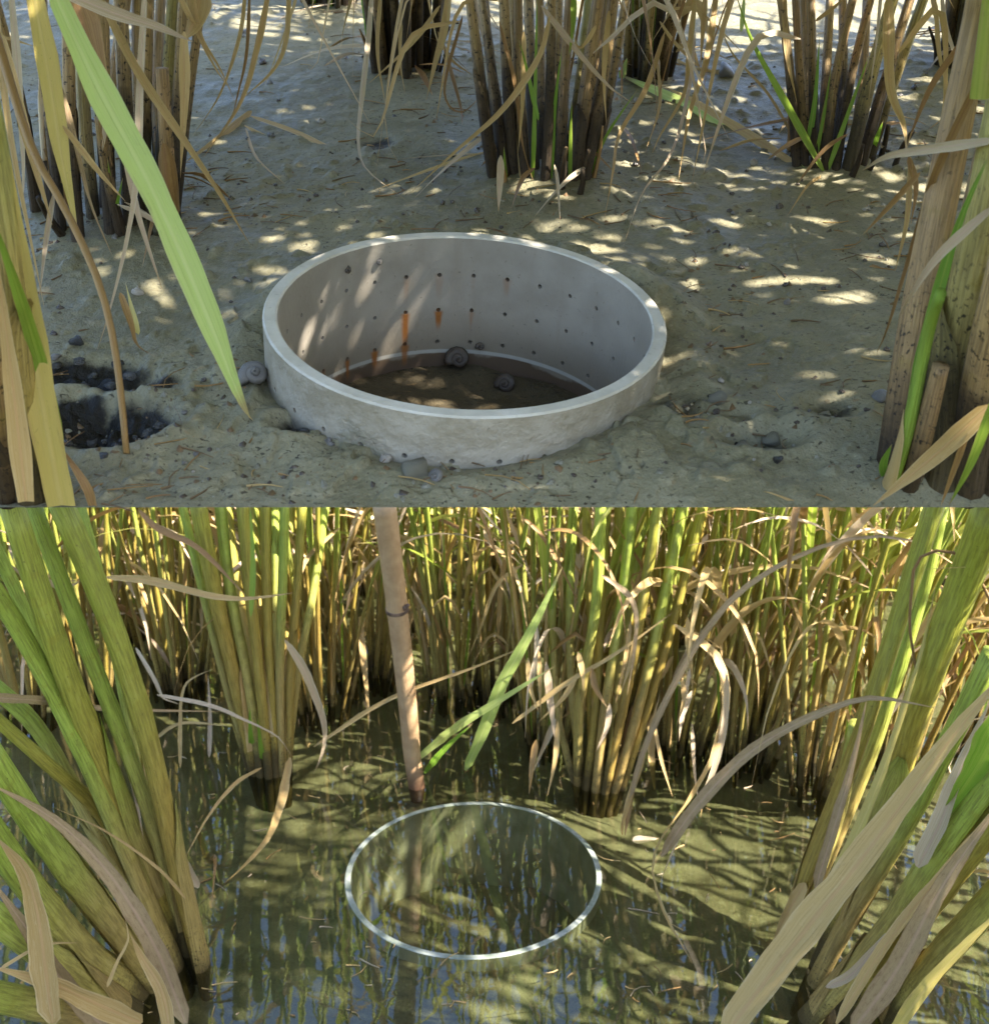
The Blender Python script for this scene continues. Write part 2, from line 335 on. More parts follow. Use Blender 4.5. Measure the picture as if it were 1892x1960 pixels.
def add_tube(mb, pts, rad, sides=7, n=12, flat=1.0, r=0.5, h0=0.0, mi=0, cap=True, knobs=()):
    """a tapering stalk; rad is (start, end) or a function of 0..1; flat < 1 squashes the section"""
    c = resample(pts, n); rf = rad if callable(rad) else (lambda t: rad[0]+(rad[1]-rad[0])*t)
    t0 = (c[1]-c[0]).normalized(); ref = Vector((1, 0, 0)) if abs(t0.x) < 0.9 else Vector((0, 1, 0))
    a = t0.cross(ref).normalized(); ph = r*6.28; vs = []; uv = []; hs = []; al = []; ln = 0.0
    for i, p in enumerate(c):
        tg = (c[min(i+1, n-1)]-c[max(i-1, 0)]).normalized(); a = (a-tg*a.dot(tg)).normalized(); b = tg.cross(a)
        if i: ln += (p-c[i-1]).length
        f = i/(n-1); R = rf(f)
        for k0, k1 in knobs: R *= 1+k1*math.exp(-((f-k0)/0.012)**2)
        for k in range(sides):
            an = 2*math.pi*k/sides+ph; q = p + a*(R*math.cos(an)) + b*(R*flat*math.sin(an))
            vs.append(q); uv.append((k/sides if k <= sides/2 else 1-k/sides, ln*10+r*7)); hs.append(ln+h0); al.append(f*0.8)
    fs = [(i*sides+k, i*sides+(k+1) % sides, (i+1)*sides+(k+1) % sides, (i+1)*sides+k) for i in range(n-1) for k in range(sides)]
    if cap: fs.append(tuple(range((n-1)*sides, n*sides)))
    mb.add(vs, fs, uv, hs, al, r, mi)
def add_sheath(mb, pts, rf, flat, r, h0, n=16, m=9):
    """leaf sheath wrapped most of the way round a stalk, open on one side and torn along its top"""
    c = resample(pts, n); t0 = (c[1]-c[0]).normalized(); ref = Vector((1, 0, 0)) if abs(t0.x) < 0.9 else Vector((0, 1, 0)); a = t0.cross(ref).normalized(); a0 = r*6.283; vs = []; uv = []; hs = []; ln = 0
    for i, p in enumerate(c):
        tg = (c[min(i+1, n-1)]-c[max(i-1, 0)]).normalized(); a = (a-tg*a.dot(tg)).normalized(); b = tg.cross(a); f = i/(n-1); R = rf(f)
        if i: ln += (p-c[i-1]).length
        span = 4.6-2.6*f-1.9*max(0, f-.75)*4*.8
        for k in range(m):
            u = k/(m-1)-.5; an = a0+u*max(.15, span); q = R*(1+.10*abs(u)*f+.05*math.sin(ln*200+k*1.7+r*20)*f)
            vs.append(p+a*(q*math.cos(an))+b*(q*flat*math.sin(an))); uv.append((u+.5, ln*10+r*5)); hs.append(ln+h0)
    mb.add(vs, [(i*m+k, i*m+k+1, (i+1)*m+k+1, (i+1)*m+k) for i in range(n-1) for k in range(m-1)], uv, hs, [v*.5 for v in hs], r)
def add_blade(mb, pts, width, n=14, face=None, tw=(0.0, 0.0), fold=0.25, r=0.5, mi=0, taper=0.85, start=0.6, blunt=False):
    """a leaf blade with a folded midrib; face = point it turns its flat side to, tw = roll in radians at both ends"""
    c = resample(pts, n); vs = []; uv = []; al = []; ln = 0.0; sd0 = None
    for i, p in enumerate(c):
        tg = (c[min(i+1, n-1)]-c[max(i-1, 0)]).normalized()
        nr = (Vector(face)-p) if face is not None else Vector((0, 0, 1))
        nr = nr-tg*nr.dot(tg)
        if nr.length < 1e-5: nr = Vector((1, 0, 0))-tg*tg.x
        nr.normalize(); f = i/(n-1); an = tw[0]+(tw[1]-tw[0])*f
        sdv = tg.cross(nr); sdv, nr = sdv*math.cos(an)+nr*math.sin(an), nr*math.cos(an)-sdv*math.sin(an)
        if i: ln += (p-c[i-1]).length
        w = width*0.5*min(1.0, start+(1-start)*f/0.25)*(1-max(0, (f-(1-taper))/taper)**1.8*0.97)
        if not blunt: w *= min(1.0, 0.25+f/0.06)
        w *= 1+0.06*math.sin(ln*90+r*40)+0.04*math.sin(ln*230+r*17)
        for u in (-1, -.5, 0, .5, 1):
            ed = 0.10*w*math.sin(ln*120+r*30+u*2.3)*abs(u)
            vs.append(p+sdv*(w*u)+nr*(w*fold*(abs(u)**1.5)*1.1-w*fold*.3+ed)); uv.append((u*.5+.5, ln*10+r*7)); al.append(f)
    fs = [(i*5+k, i*5+k+1, i*5+k+6, i*5+k+5) for i in range(n-1) for k in range(4)]
    mb.add(vs, fs, uv, [0]*len(vs), al, r, mi)

def link(name, me, parent=None, M=None):
    o = bpy.data.objects.new(name, me); col.objects.link(o)
    if parent is not None: o.parent = parent
    if M is not None: o.matrix_world = M
    return o
def tag(o, label=None, cat=None, group=None, kind=None):
    for k, v in (('label', label), ('category', cat), ('group', group), ('kind', kind)):
        if v: o[k] = v
    return o
def place(fr, p): return fr.M @ Matrix.Translation(Vector(p))

# ------------------------------------------------------------------ upper mud shelf
PC = UP.g(893, 594, 0.0205); PIPE_C = Vector((PC.x, PC.y, 0.0200)); PR, PW = D_UP/2, 0.0057
ROLL = math.radians(3.6)
def upper_height(x, y):
    z = 0.0060*fbm(x, y, 6, 3, 3) + 0.0014*fbm(x, y, 26, 3, 11) + 0.0013*fbm(x, y, 85, 4, 19, 0.62) + 0.0013*np.maximum(fbm(x, y, 120, 2, 29)-.22, 0)/.2*(fbm(x, y, 9, 2, 91) > .02)
    blk = np.zeros_like(x)
    for px, py, rx, ry, dp, bl in ((215, 808, .020, .013, .009, 1.1), (170, 708, .026, .010, .004, .95), (255, 735, .018, .008, .004, .9), (140, 780, .012, .010, .006, 1.0),
                                   (575, 822, .009, .007, .006, 1.0), (1455, 845, .014, .008, .007, .45), (1400, 800, .008, .006, .004, .3), (1590, 790, .010, .008, .004, .5),
                                   (720, 270, .010, .012, .002, .7), (1300, 775, .012, .010, .004, .45), (730, 845, .008, .006, .003, .6), (1320, 800, .008, .008, .003, .6)):
        c = UP.g(px, py); q = ((x-c.x)/rx)**2+((y-c.y)/ry)**2
        e = np.exp(-q**1.5); z = z-dp*e + 0.35*dp*np.exp(-(np.sqrt(q)-1.5)**2*6); blk = np.maximum(blk, bl*np.exp(-(q*0.8)**2)); z = z+np.exp(-q)*bl*0.006*fbm(x, y, 130, 3, 61)*(bl > .8)
    d = np.sqrt((x-PIPE_C.x)**2+(y-PIPE_C.y)**2)-PR        # mud piled and sunk round the pipe
    z = z+0.0035*np.exp(-((d-0.012)/0.010)**2)-0.0010*np.exp(-(d/0.004)**2)
    z = z+0.015*np.exp(-(d/0.022)**2)*np.clip((y-PIPE_C.y)/0.05, 0, 1)*(d > -PW)
    rough = np.exp(-(d/0.05)**2)*(fbm(x, y, 60, 3, 31) > 0.12)*0.0022
    z = z+rough
    for px, py in ((1030, 352), (220, 440), (770, 140), (1595, 318), (1820, 920)):
        c = UP.g(px, py); z = z+0.006*np.exp(-((x-c.x)**2+(y-c.y)**2)/0.035**2)
    fade = np.clip((y-Y0)/0.012, 0, 1); return z*fade, blk
def upper_z(x, y): return float(upper_height(np.array([x]), np.array([y]))[0][0])
def build_shelf():
    NX, NY = 520, 430
    v = np.linspace(0, 1, NY); y = Y0+(Y1-Y0)*(0.45*v+0.55*v*v); u = np.linspace(-1, 1, NX)
    hv = np.array([half(q) for q in y]); X = u[None, :]*hv[:, None]; Yg = np.repeat(y[:, None], NX, 1)
    Z, B = upper_height(X, Yg)
    top = np.stack([X, Yg, Z], -1).reshape(-1, 3); idx = np.arange(NX*NY).reshape(NY, NX)
    q = np.stack([idx[:-1, :-1], idx[:-1, 1:], idx[1:, 1:], idx[1:, :-1]], -1).reshape(-1, 4)
    cen = top[q].mean(1); q = q[np.hypot(cen[:, 0]-PIPE_C.x, cen[:, 1]-PIPE_C.y) > PR-PW*0.55]
    zb = np.array([shelf_bottom(t) for t in y]); zb[0] = 0.0
    lf = np.stack([X[:, 0], y, zb], -1); rt = np.stack([X[:, -1], y, zb], -1); n0 = NX*NY
    L = n0+np.arange(NY); R = n0+NY+np.arange(NY); fs = q.tolist()
    for i in range(NY-1):
        fs += [(L[i], L[i+1], idx[i+1, 0], idx[i, 0]), (idx[i, -1], idx[i+1, -1], R[i+1], R[i]), (R[i], R[i+1], L[i+1], L[i])]
    fs.append(tuple([L[-1], R[-1]]+idx[-1, ::-1].tolist()))
    me = bpy.data.meshes.new('mud_shelf'); me.from_pydata(np.concatenate([top, lf, rt]).tolist(), [], fs)
    me.attributes.new('black', 'FLOAT', 'POINT').data.foreach_set('value', np.concatenate([B.ravel(), np.zeros(2*NY)]))
    me.materials.append(MATS['mud_upper']); me.polygons.foreach_set('use_smooth', [True]*len(me.polygons))
    o = link('mud_ground', me, M=UP.M); tag(o, 'drained grey mud around the white pipe with drilled holes', None, None, 'structure')
build_shelf()

# ------------------------------------------------------------------ pipes
def pipe_mesh(name, R, w, depth, rows, cut=None, nseg=90, every=3, hole=0.0011, mats=('pvc_inner', 'pvc_outer', 'pvc_rim'), wob=0.0):
    """open pipe, rim at z = 0, drilled holes as real openings; cut(x, y) limits how deep the wall goes"""
    mb = MB(); r0 = R-w; bv = 0.0007
    cell = 2*math.pi*R/nseg*0.5*0.93; zl = [0.0, -bv]; hz = {}
    for zc in rows:
        hz[len(zl)] = True; zl += [-zc+cell, -zc-cell]
    zl.append(-depth)
    # z levels: between pairs are cells, hz marks the index whose step to the next is a hole row
    zs = sorted(set(zl), reverse=True); holes_after = {zs.index(-zc+cell) for zc in rows}
    V = {}
    def vert(side, i, j):
        key = (side, i % nseg, j)
        if key not in V:
            a = 2*math.pi*(i % nseg)/nseg; rr = r0 if side == 0 else R
            if j == 0: rr += bv if side == 0 else -bv
            rr *= 1+wob*math.sin(2*a+0.7); x, y = rr*math.sin(a), rr*math.cos(a); z = zs[j]
            if cut: z = max(z, cut(x, y))
            V[key] = len(mb.v); mb.add([(x, y, z)], [])
        return V[key]
    def pt(side, ai, z):
        a = 2*math.pi*ai/nseg; rr = (r0 if side == 0 else R)*(1+wob*math.sin(2*a+0.7)); return (rr*math.sin(a), rr*math.cos(a), z)
    F = []; MI = []
    for i in range(nseg):
        F.append((vert(0, i, 0), vert(0, i+1, 0), vert(1, i+1, 0), vert(1, i, 0))); MI.append(2)
        for j in range(len(zs)-1):
            ho = j in holes_after and i % every == 0 and hole > 0 and (cut is None or zs[j+1] > cut(*pt(1, i+.5, 0)[:2])+0.002)
            rings = []
            for side in (0, 1):
                cs = [vert(side, i, j), vert(side, i+1, j), vert(side, i+1, j+1), vert(side, i, j+1)]
                if not ho:
                    F.append(tuple(cs) if side else tuple(cs[::-1])); MI.append(1 if side and j > 0 else (2 if j == 0 else 0)); continue
                zc = (zs[j]+zs[j+1])/2; oc = []
                for k in range(8):
                    an = math.pi/2+math.pi/8-k*math.pi/4 + math.pi/8*0
                    da = hole*math.cos(an)/(R*2*math.pi/nseg); oc.append(len(mb.v)); mb.add([pt(side, i+0.5+da, zc+hole*math.sin(an))], [])
                rings.append(oc)
                # octagon corners, clockwise from upper left: pairs face the top, right, bottom and left edges
                for e in range(4):
                    F.append((cs[e], cs[(e+1) % 4], oc[(2*e+1) % 8], oc[(2*e) % 8])); MI.append(side)
                    F.append((cs[(e+1) % 4], oc[(2*e+2) % 8], oc[(2*e+1) % 8])); MI.append(side)
            if ho:
                for k in range(8): F.append((rings[0][k], rings[0][(k+1) % 8], rings[1][(k+1) % 8], rings[1][k])); MI.append(0)
    mb.f = F; mb.mi = MI
    me = mb.mesh(name, mats); me.set_sharp_from_angle(angle=math.radians(30)); return me
Mp = UP.M @ Matrix.Translation(PIPE_C) @ Matrix.Rotation(ROLL, 4, 'Y')
def cut_up(x, y): return -PIPE_C.z + shelf_bottom(max(Y0, PIPE_C.y+y)) + 0.005
me = pipe_mesh('perforated_pipe', PR, PW, 0.082, (0.0185, 0.036, 0.0525), cut_up, wob=0.008)
pp = link('perforated_pipe', me, M=Mp)
tag(pp, 'short white plastic pipe with rows of drilled holes, sunk in the drained mud', 'pipe')
# mud and stagnant film inside the pipe
def pipe_floor():
    N, K = 72, 26; mb = MB(); vs = [(0, 0, 0)]
    for k in range(1, K+1):
        for i in range(N):
            r = (PR-PW-0.0004)*k/K; a = 2*math.pi*i/N; vs.append((r*math.sin(a), r*math.cos(a), 0))
    A = np.array(vs); zf = -0.066+0.004*fbm(A[:, 0]+3, A[:, 1]+5, 40, 4, 77)
    lim = np.array([cut_up(x, y) for x, y in A[:, :2]])+0.004; A[:, 2] = np.maximum(zf, lim)
    fs = [(0, 1+i, 1+(i+1) % N) for i in range(N)] + [(1+(k-1)*N+i, 1+k*N+i, 1+k*N+(i+1) % N, 1+(k-1)*N+(i+1) % N) for k in range(1, K) for i in range(N)]
    me = bpy.data.meshes.new('mud'); me.from_pydata(A.tolist(), [], fs)
    me.attributes.new('black', 'FLOAT', 'POINT').data.foreach_set('value', np.full(len(A), 0.0))
    me.materials.append(MATS['mud_wet']); me.polygons.foreach_set('use_smooth', [True]*len(me.polygons))
    tag(link('pipe_mud', me, M=Mp), 'dark mud lying in the bottom of the perforated pipe', None, None, 'structure')
pipe_floor()

# ------------------------------------------------------------------ lower flooded paddy: bed, water, sunken pipe
LC = LOW.g(906, 1670); LR = D_LOW/2
def bed_height(x, y):
    z = -0.034+0.012*fbm(x, y, 4, 3, 41)+0.009*fbm(x, y, 22, 4, 47)
    d = np.hypot(x-LC.x, y-LC.y); z = z+(-0.010-z)*np.exp(-(np.maximum(d-LR, 0)/0.05)**2)*0.8; return np.where(d < LR-0.0046, -0.105+0.01*fbm(x, y, 20, 3, 4), z)
def build_bed():
    xs = np.concatenate([[-60, -12, -4], np.linspace(-2, 2, 360), [4, 12, 60]]); ys = np.concatenate([[-60, -10, -2], np.linspace(0.1, 4.2, 360), [6, 14, 80]])
    X, Y = np.meshgrid(xs, ys); Z = bed_height(X, Y); nx = len(xs); idx = np.arange(X.size).reshape(X.shape)
    q = np.stack([idx[:-1, :-1], idx[:-1, 1:], idx[1:, 1:], idx[1:, :-1]], -1).reshape(-1, 4)
    V = np.stack([X, Y, Z], -1).reshape(-1, 3); cen = V[q].mean(1); q = q[np.hypot(cen[:, 0]-LC.x, cen[:, 1]-LC.y) > LR+0.03]; fs = q.tolist()
    for r0, r1, n, dz in ((LR-0.0025, LR+0.05, 7, 0.0012), (0.002, LR-0.0067, 12, 0.0)):     # collar outside the pipe, mud inside it
        o0 = len(V); an = np.arange(96)*2*math.pi/96; rr = np.linspace(r0, r1, n); A, B = np.meshgrid(an, rr)
        x = LC.x+B*np.sin(A); y = LC.y+B*np.cos(A); V = np.concatenate([V, np.stack([x, y, bed_height(x, y)*np.ones_like(x)+dz], -1).reshape(-1, 3)])
        fs += [(o0+k*96+i, o0+k*96+(i+1) % 96, o0+(k+1)*96+(i+1) % 96, o0+(k+1)*96+i) for k in range(n-1) for i in range(96)]
    me = bpy.data.meshes.new('paddy_bed'); me.from_pydata(V.tolist(), [], fs)
    me.materials.append(MATS['mud_bed']); me.polygons.foreach_set('use_smooth', [True]*len(me.polygons))
    tag(link('mud_terrain', me), 'olive brown mud bed of the flooded paddy', None, None, 'structure')
build_bed()
me = bpy.data.meshes.new('water'); me.from_pydata([(-60, -60, 0), (60, -60, 0), (60, 80, 0), (-60, 80, 0)], [], [(0, 1, 2, 3)]); me.materials.append(MATS['water'])
tag(link('water', me), 'shallow clear water standing in the paddy', None, None, 'structure')
me = pipe_mesh('sunken_pipe', LR, 0.0064, 0.13, (0.045,), None, 96, 4, 0.0, ('pvc_wet', 'pvc_wet', 'pvc_wet_rim'), 0.006)
o = link('sunken_pipe', me, M=Matrix.Translation((LC.x, LC.y, 0.0004)) @ Matrix.Rotation(math.radians(-0.12), 4, 'X') @ Matrix.Rotation(math.radians(0.05), 4, 'Y'))
tag(o, 'pale plastic pipe standing in the flooded paddy with its rim at the water surface', 'pipe')

# ------------------------------------------------------------------ rice: stalks and leaves as parts of clumps
def clip_pts(pts, fr):
    """a plant of the lower paddy ends below the shelf it would run into"""
    out = []
    for p in resample(pts, 40):
        if fr is LOW and under_shelf(p): break
        out.append(p)
    if len(out) < 4: return None
    return [out[round(i*(len(out)-1)/7)] for i in range(8)] if len(out) > 8 else out
ALL_CLUMPS = []
class Clump:
    def __init__(s, fr, base, label, cat='rice plant', group=None, name='rice_clump'):
        ALL_CLUMPS.append(s)
        s.fr = fr; s.b = Vector(base); s.o = bpy.data.objects.new(name, None); col.objects.link(s.o)
        s.o.empty_display_size = 0.02; s.o.matrix_world = place(fr, s.b); tag(s.o, label, cat, group)
    def part(s, name, mb, mat, parent=None):
        o = link(name, mb.mesh(name, mat, s.b), parent or s.o); return o
    def stalk(s, pts, rad, mat, sides=8, n=14, flat=0.8, r=None, h0=0.0, knobs=(), sheath=True):
        r = rng.random() if r is None else r; mb = MB(); add_tube(mb, pts, rad, sides, n, flat, r, h0, 0, True, knobs)
        o = s.part('stalk', mb, mat)
        if sides >= 8 and rng.random() < (0.9 if sides > 9 else 0.5):
            c_ = resample(pts, 40); a = rng.randint(2, 12); b_ = a+rng.randint(9, 18); seg = c_[a:b_]; f0, f1 = a/39, b_/39
            rr = rad if callable(rad) else (lambda t: rad[0]+(rad[1]-rad[0])*t)
            m2 = MB(); add_sheath(m2, seg, lambda t: rr(f0+(f1-f0)*t)*(1.10+.10*t), flat, rng.random(), (seg[0]-c_[0]).length+h0)
            s.part('sheath', m2, rng.choice(['stem_straw' if mat in ('stem_straw', 'stem_olive') else 'stem_yellow', mat, 'leaf_straw', 'leaf_brown' if mat == 'stem_straw' else 'stem_yellow']), o)
        return o
    def leaf(s, pts, width, mat, n=16, face=None, tw=(0, 0), fold=0.25, r=None, taper=0.85, start=0.6, name='leaf', blunt=False):
        mb = MB(); add_blade(mb, pts, width, n, s.fr.c if face is None else face, tw, fold, rng.random() if r is None else r, 0, taper, start, blunt)
        return s.part(name, mb, mat)
    # traced from the photograph: pixel points with depths
    def tstalk(s, pts, wpx, mat, **kw):
        P, ks = s.fr.trace(pts); 
        if s.fr is LOW: P = clip_pts(P, LOW) or P
        dn = .05 if s.fr is LOW else (.007 if P[0].y > Y0+.08 else .0005); dv = (P[0]-P[1]).normalized(); dv = dv*(dn/max(.35, -dv.z)); P = [P[0]+dv]+P; kw.setdefault('h0', -dv.length)
        w = wpx if isinstance(wpx, tuple) else (wpx, wpx)
        return s.stalk(P, (w[0]*0.5/F0*ks[0]*s.fr.dep, w[1]*0.5/F0*ks[-1]*s.fr.dep), mat, **kw)
    def tleaf(s, pts, wpx, mat, **kw):
        P, ks = s.fr.trace(pts)
        if s.fr is LOW: P = clip_pts(P, LOW) or P
        return s.leaf(P, wpx/F0*(sum(ks)/len(ks))*s.fr.dep, mat, n=kw.pop('n', 20), **kw)
def loose(fr, pts, wpx, mat, label, cat='leaf', name='rice_leaf', tube=False, group=None, **kw):
    """a single leaf or straw that is a thing of its own"""
    P, ks = fr.trace(pts)
    if fr is LOW: P = clip_pts(P, LOW) or P
    mb = MB(); w = wpx/F0*(sum(ks)/len(ks))*fr.dep
    if tube: add_tube(mb, P, (w*0.5, w*0.32), 6, 16, 0.7, rng.random(), 0.2)
    else: add_blade(mb, P, w, 22, fr.c, kw.get('tw', (0, 0)), kw.get('fold', 0.25), rng.random(), 0, kw.get('taper', 0.85), kw.get('start', 0.6))
    return tag(link(name, mb.mesh(name, mat, P[0]), M=place(fr, P[0])), label, cat, group)

def arc_leaf(b, az, length, rise, droop, n=7):
    """control points of a leaf that leaves b steeply and bends over"""
    pts = []; p = Vector(b); el = rise; st = length/n
    for i in range(n+1):
        pts.append(p.copy()); p = p + Vector((math.cos(az)*math.cos(el), math.sin(az)*math.cos(el), math.sin(el)))*st; el -= droop/n*(0.4+1.2*i/n)
    return pts
def grow(cl, n, spread, fan, height, rad, mats, bias=(0, 0), flare=0.0, sheaths=0, shoots=0, seed=1, zoff=None, ex=1.0, leaves=(), leafmats=()):
    """fill a clump with stalks standing close together and fanning outwards"""
    R = random.Random(seed); fr = cl.fr; b = cl.b; placed = []
    for i in range(n):
        for _ in range(30):
            a = R.uniform(0, 6.283); q = spread*math.sqrt(R.random()); x, y = math.cos(a)*q*ex, math.sin(a)*q
            if all((x-u)**2+(y-w)**2 > (rad*1.25)**2 for u, w in placed): break
        placed.append((x, y)); ln = fan*(q/spread)*R.uniform(0.5, 1.2)
        dx, dy = math.cos(a)*ln+bias[0]+R.gauss(0, 0.03), math.sin(a)*ln+bias[1]+R.gauss(0, 0.03)
        H = height*R.uniform(0.75, 1.1); z0 = -0.012 if fr is UP else -0.03
        pts = [b+Vector((x, y, z0)), b+Vector((x+dx*H*0.28, y+dy*H*0.28, H*0.3)), b+Vector((x+dx*H*0.62+R.gauss(0, .003), y+dy*H*0.62, H*0.65)), b+Vector((x+dx*H*(1+flare), y+dy*H*(1+flare), H))]
        if fr is LOW: pts = clip_pts(pts, LOW) or pts[:2]
        rr = rad*R.uniform(0.7, 1.2); mt = R.choices([m for m, _ in mats], [w for _, w in mats])[0]
        cl.stalk(pts, (rr, rr*R.uniform(0.55, 0.8)), mt, r=R.random(), h0=z0, flat=R.uniform(0.6, 0.9), knobs=((R.uniform(0.25, 0.45), 0.14), (R.uniform(0.6, 0.8), 0.12)))
        if R.random() < sheaths:             # dead sheath peeling off the stalk
            az = math.atan2(dy, dx)+R.gauss(0, 1.0); h = H*R.uniform(0.12, 0.5); t = h/H
            p0 = pts[0].lerp(pts[-1], t)+Vector((math.cos(az)*rr, math.sin(az)*rr, 0)); L = R.uniform(0.05, 0.12)*height/0.3
            dn = R.random() < 0.45
            P = [p0, p0+Vector((math.cos(az)*L*0.2, math.sin(az)*L*0.2, L*(0.15 if dn else 0.45))), p0+Vector((math.cos(az)*L*0.45, math.sin(az)*L*0.45, L*(-0.3 if dn else 0.8)))]
            if not (fr is LOW and any(under_shelf(q) for q in P)):
                cl.leaf(P, rr*R.uniform(0.9, 1.8), R.choice(['leaf_straw', 'leaf_brown', 'leaf_straw', 'leaf_pale']), n=8, tw=(R.uniform(-1, 1), R.uniform(-1.5, 1.5)), r=R.random())
    for i in range(shoots):
        a = R.uniform(0, 6.283); q = spread*R.uniform(0.5, 1.05); x, y = math.cos(a)*q*ex, math.sin(a)*q
        H = height*R.uniform(0.3, 0.6); ln = R.uniform(-0.1, 0.5)*fan+0.05
        P = [b+Vector((x, y, -0.005)), b+Vector((x+math.cos(a)*ln*H*.4, y+math.sin(a)*ln*H*.4, H*.5)), b+Vector((x+math.cos(a)*ln*H, y+math.sin(a)*ln*H, H))]
        if fr is LOW: P = clip_pts(P, LOW) or P
        cl.leaf(P, rad*R.uniform(0.55, 0.95), 'leaf_green', n=9, tw=(R.uniform(-.6, .6), R.uniform(-.6, .6)), fold=0.5, taper=0.5, r=R.random(), name='shoot')
    nl, lh, ll, rise, droop, lw = leaves or (0,)*6
    for i in range(nl):
        az = R.uniform(0, 6.283); x, y = math.cos(az)*spread*.5, math.sin(az)*spread*.5; h = R.uniform(*lh)
        P = arc_leaf(b+Vector((x+(bias[0]+math.cos(az)*fan*.5)*h, y+(bias[1]+math.sin(az)*fan*.5)*h, h)), az+R.gauss(0, .3), R.uniform(*ll), R.uniform(*rise), R.uniform(*droop))
        if fr is LOW:
            P = clip_pts(P, LOW)
            if P is None: continue
        P = [Vector((p.x, p.y, max(p.z, 0.003))) for p in P]
        mt = R.choices([m for m, _ in leafmats], [w for _, w in leafmats])[0]
        cl.leaf(P, lw*R.uniform(0.6, 1.25), mt, n=13, face=Vector((P[0].x, P[0].y, P[0].z+3)), tw=(R.uniform(-.5, .5), R.uniform(-1.6, 1.6)), r=R.random())

def stubs(c, n, spread, mats, rad=.003, seed=3):
    R = random.Random(seed)
    for i in range(n):
        a = R.uniform(0, 6.283); q = spread*R.uniform(.75, 1.25); H = R.uniform(.010, .032); ln = R.uniform(.05, .45); p = c.b+Vector((math.cos(a)*q, math.sin(a)*q*.8, -.004))
        d = Vector((math.cos(a)*ln, math.sin(a)*ln, 1))*H
        mb = MB(); add_tube(mb, [p, p+d*.5+Vector((R.gauss(0, .001), R.gauss(0, .001), 0)), p+d], (rad*R.uniform(.6, 1.2), rad*R.uniform(.3, .7)), 6, 6, .6, R.random(), 0); c.part('stub', mb, R.choice(mats))
    for i in range(n):
        a = R.uniform(0, 6.283); q = spread*R.uniform(.8, 1.1); L = R.uniform(.02, .07); p = c.b+Vector((math.cos(a)*q, math.sin(a)*q, .004+R.random()*.02)); b = a+R.gauss(0, .8)
        e = p+Vector((math.cos(b), math.sin(b), 0))*L; e.z = upper_z(e.x, e.y)+.001
        mb = MB(); add_blade(mb, [p, p.lerp(e, .5)+Vector((0, 0, .006*R.random())), e], R.uniform(.002, .006), 9, (p.x, p.y, 3), (R.uniform(-.7, .7), R.uniform(-1.5, 1.5)), .3, R.random()); c.part('leaf', mb, R.choice(['leaf_straw', 'leaf_brown', 'leaf_brown', 'leaf_pale']))
U = lambda px, py: (lambda p: Vector((p.x, p.y, upper_z(p.x, p.y))))(UP.g(px, py))
# --- upper shelf, plants standing in the mud
c = Clump(UP, U(232, 425), 'dense rice clump with blackened stalk bases behind the broad lime leaf', group='rice clumps on the drained mud')
CA = c
for pts, w, m in (
    ([(70, 400, 'g'), (40, 200), (-20, -40, 1.2)], 30, 'stem_straw'), ([(118, 452, 'g'), (95, 230), (60, -40, 1.24)], 30, 'stem_straw'),
    ([(150, 468, 'g'), (135, 250), (128, -40, 1.2)], 34, 'stem_straw'), ([(180, 430, 'g'), (160, 200), (150, -40, 1.3)], 34, 'stem_olive'),
    ([(215, 455, 'g'), (200, 240), (195, -40, 1.22)], 38, 'stem_straw'), ([(250, 440, 'g'), (240, 210), (228, -40, 1.25)], 40, 'stem_straw'),
    ([(275, 425, 'g'), (278, 200), (285, -40, 1.3)], 34, 'stem_straw'), ([(300, 405, 'g'), (318, 200), (335, -40, 1.3)], 38, 'stem_olive'),
    ([(322, 420, 'g'), (340, 210), (355, -40, 1.26)], 34, 'stem_straw'), ([(335, 412, 'g'), (362, 180), (392, -40, 1.3)], 26, 'stem_straw'),
    ([(200, 400, 'g'), (215, 180), (245, -40, 1.4)], 34, 'stem_straw'), ([(100, 420, 'g'), (85, 200), (80, -40, 1.35)], 28, 'stem_straw'),
    ([(265, 400, 'g'), (262, 180), (262, -40, 1.42)], 30, 'stem_straw'), ([(310, 395, 'g'), (300, 180), (310, -40, 1.45)], 30, 'stem_straw'),
    ([(235, 460, 'g'), (205, 330), (190, 225, 1.18)], 30, 'stem_straw'), ([(330, 425, 'g'), (322, 330), (310, 130, 1.2)], 40, 'stem_straw')):
    c.tstalk(pts, (w, w*0.85), m, n=18, flat=0.75, knobs=((0.45, 0.12),))
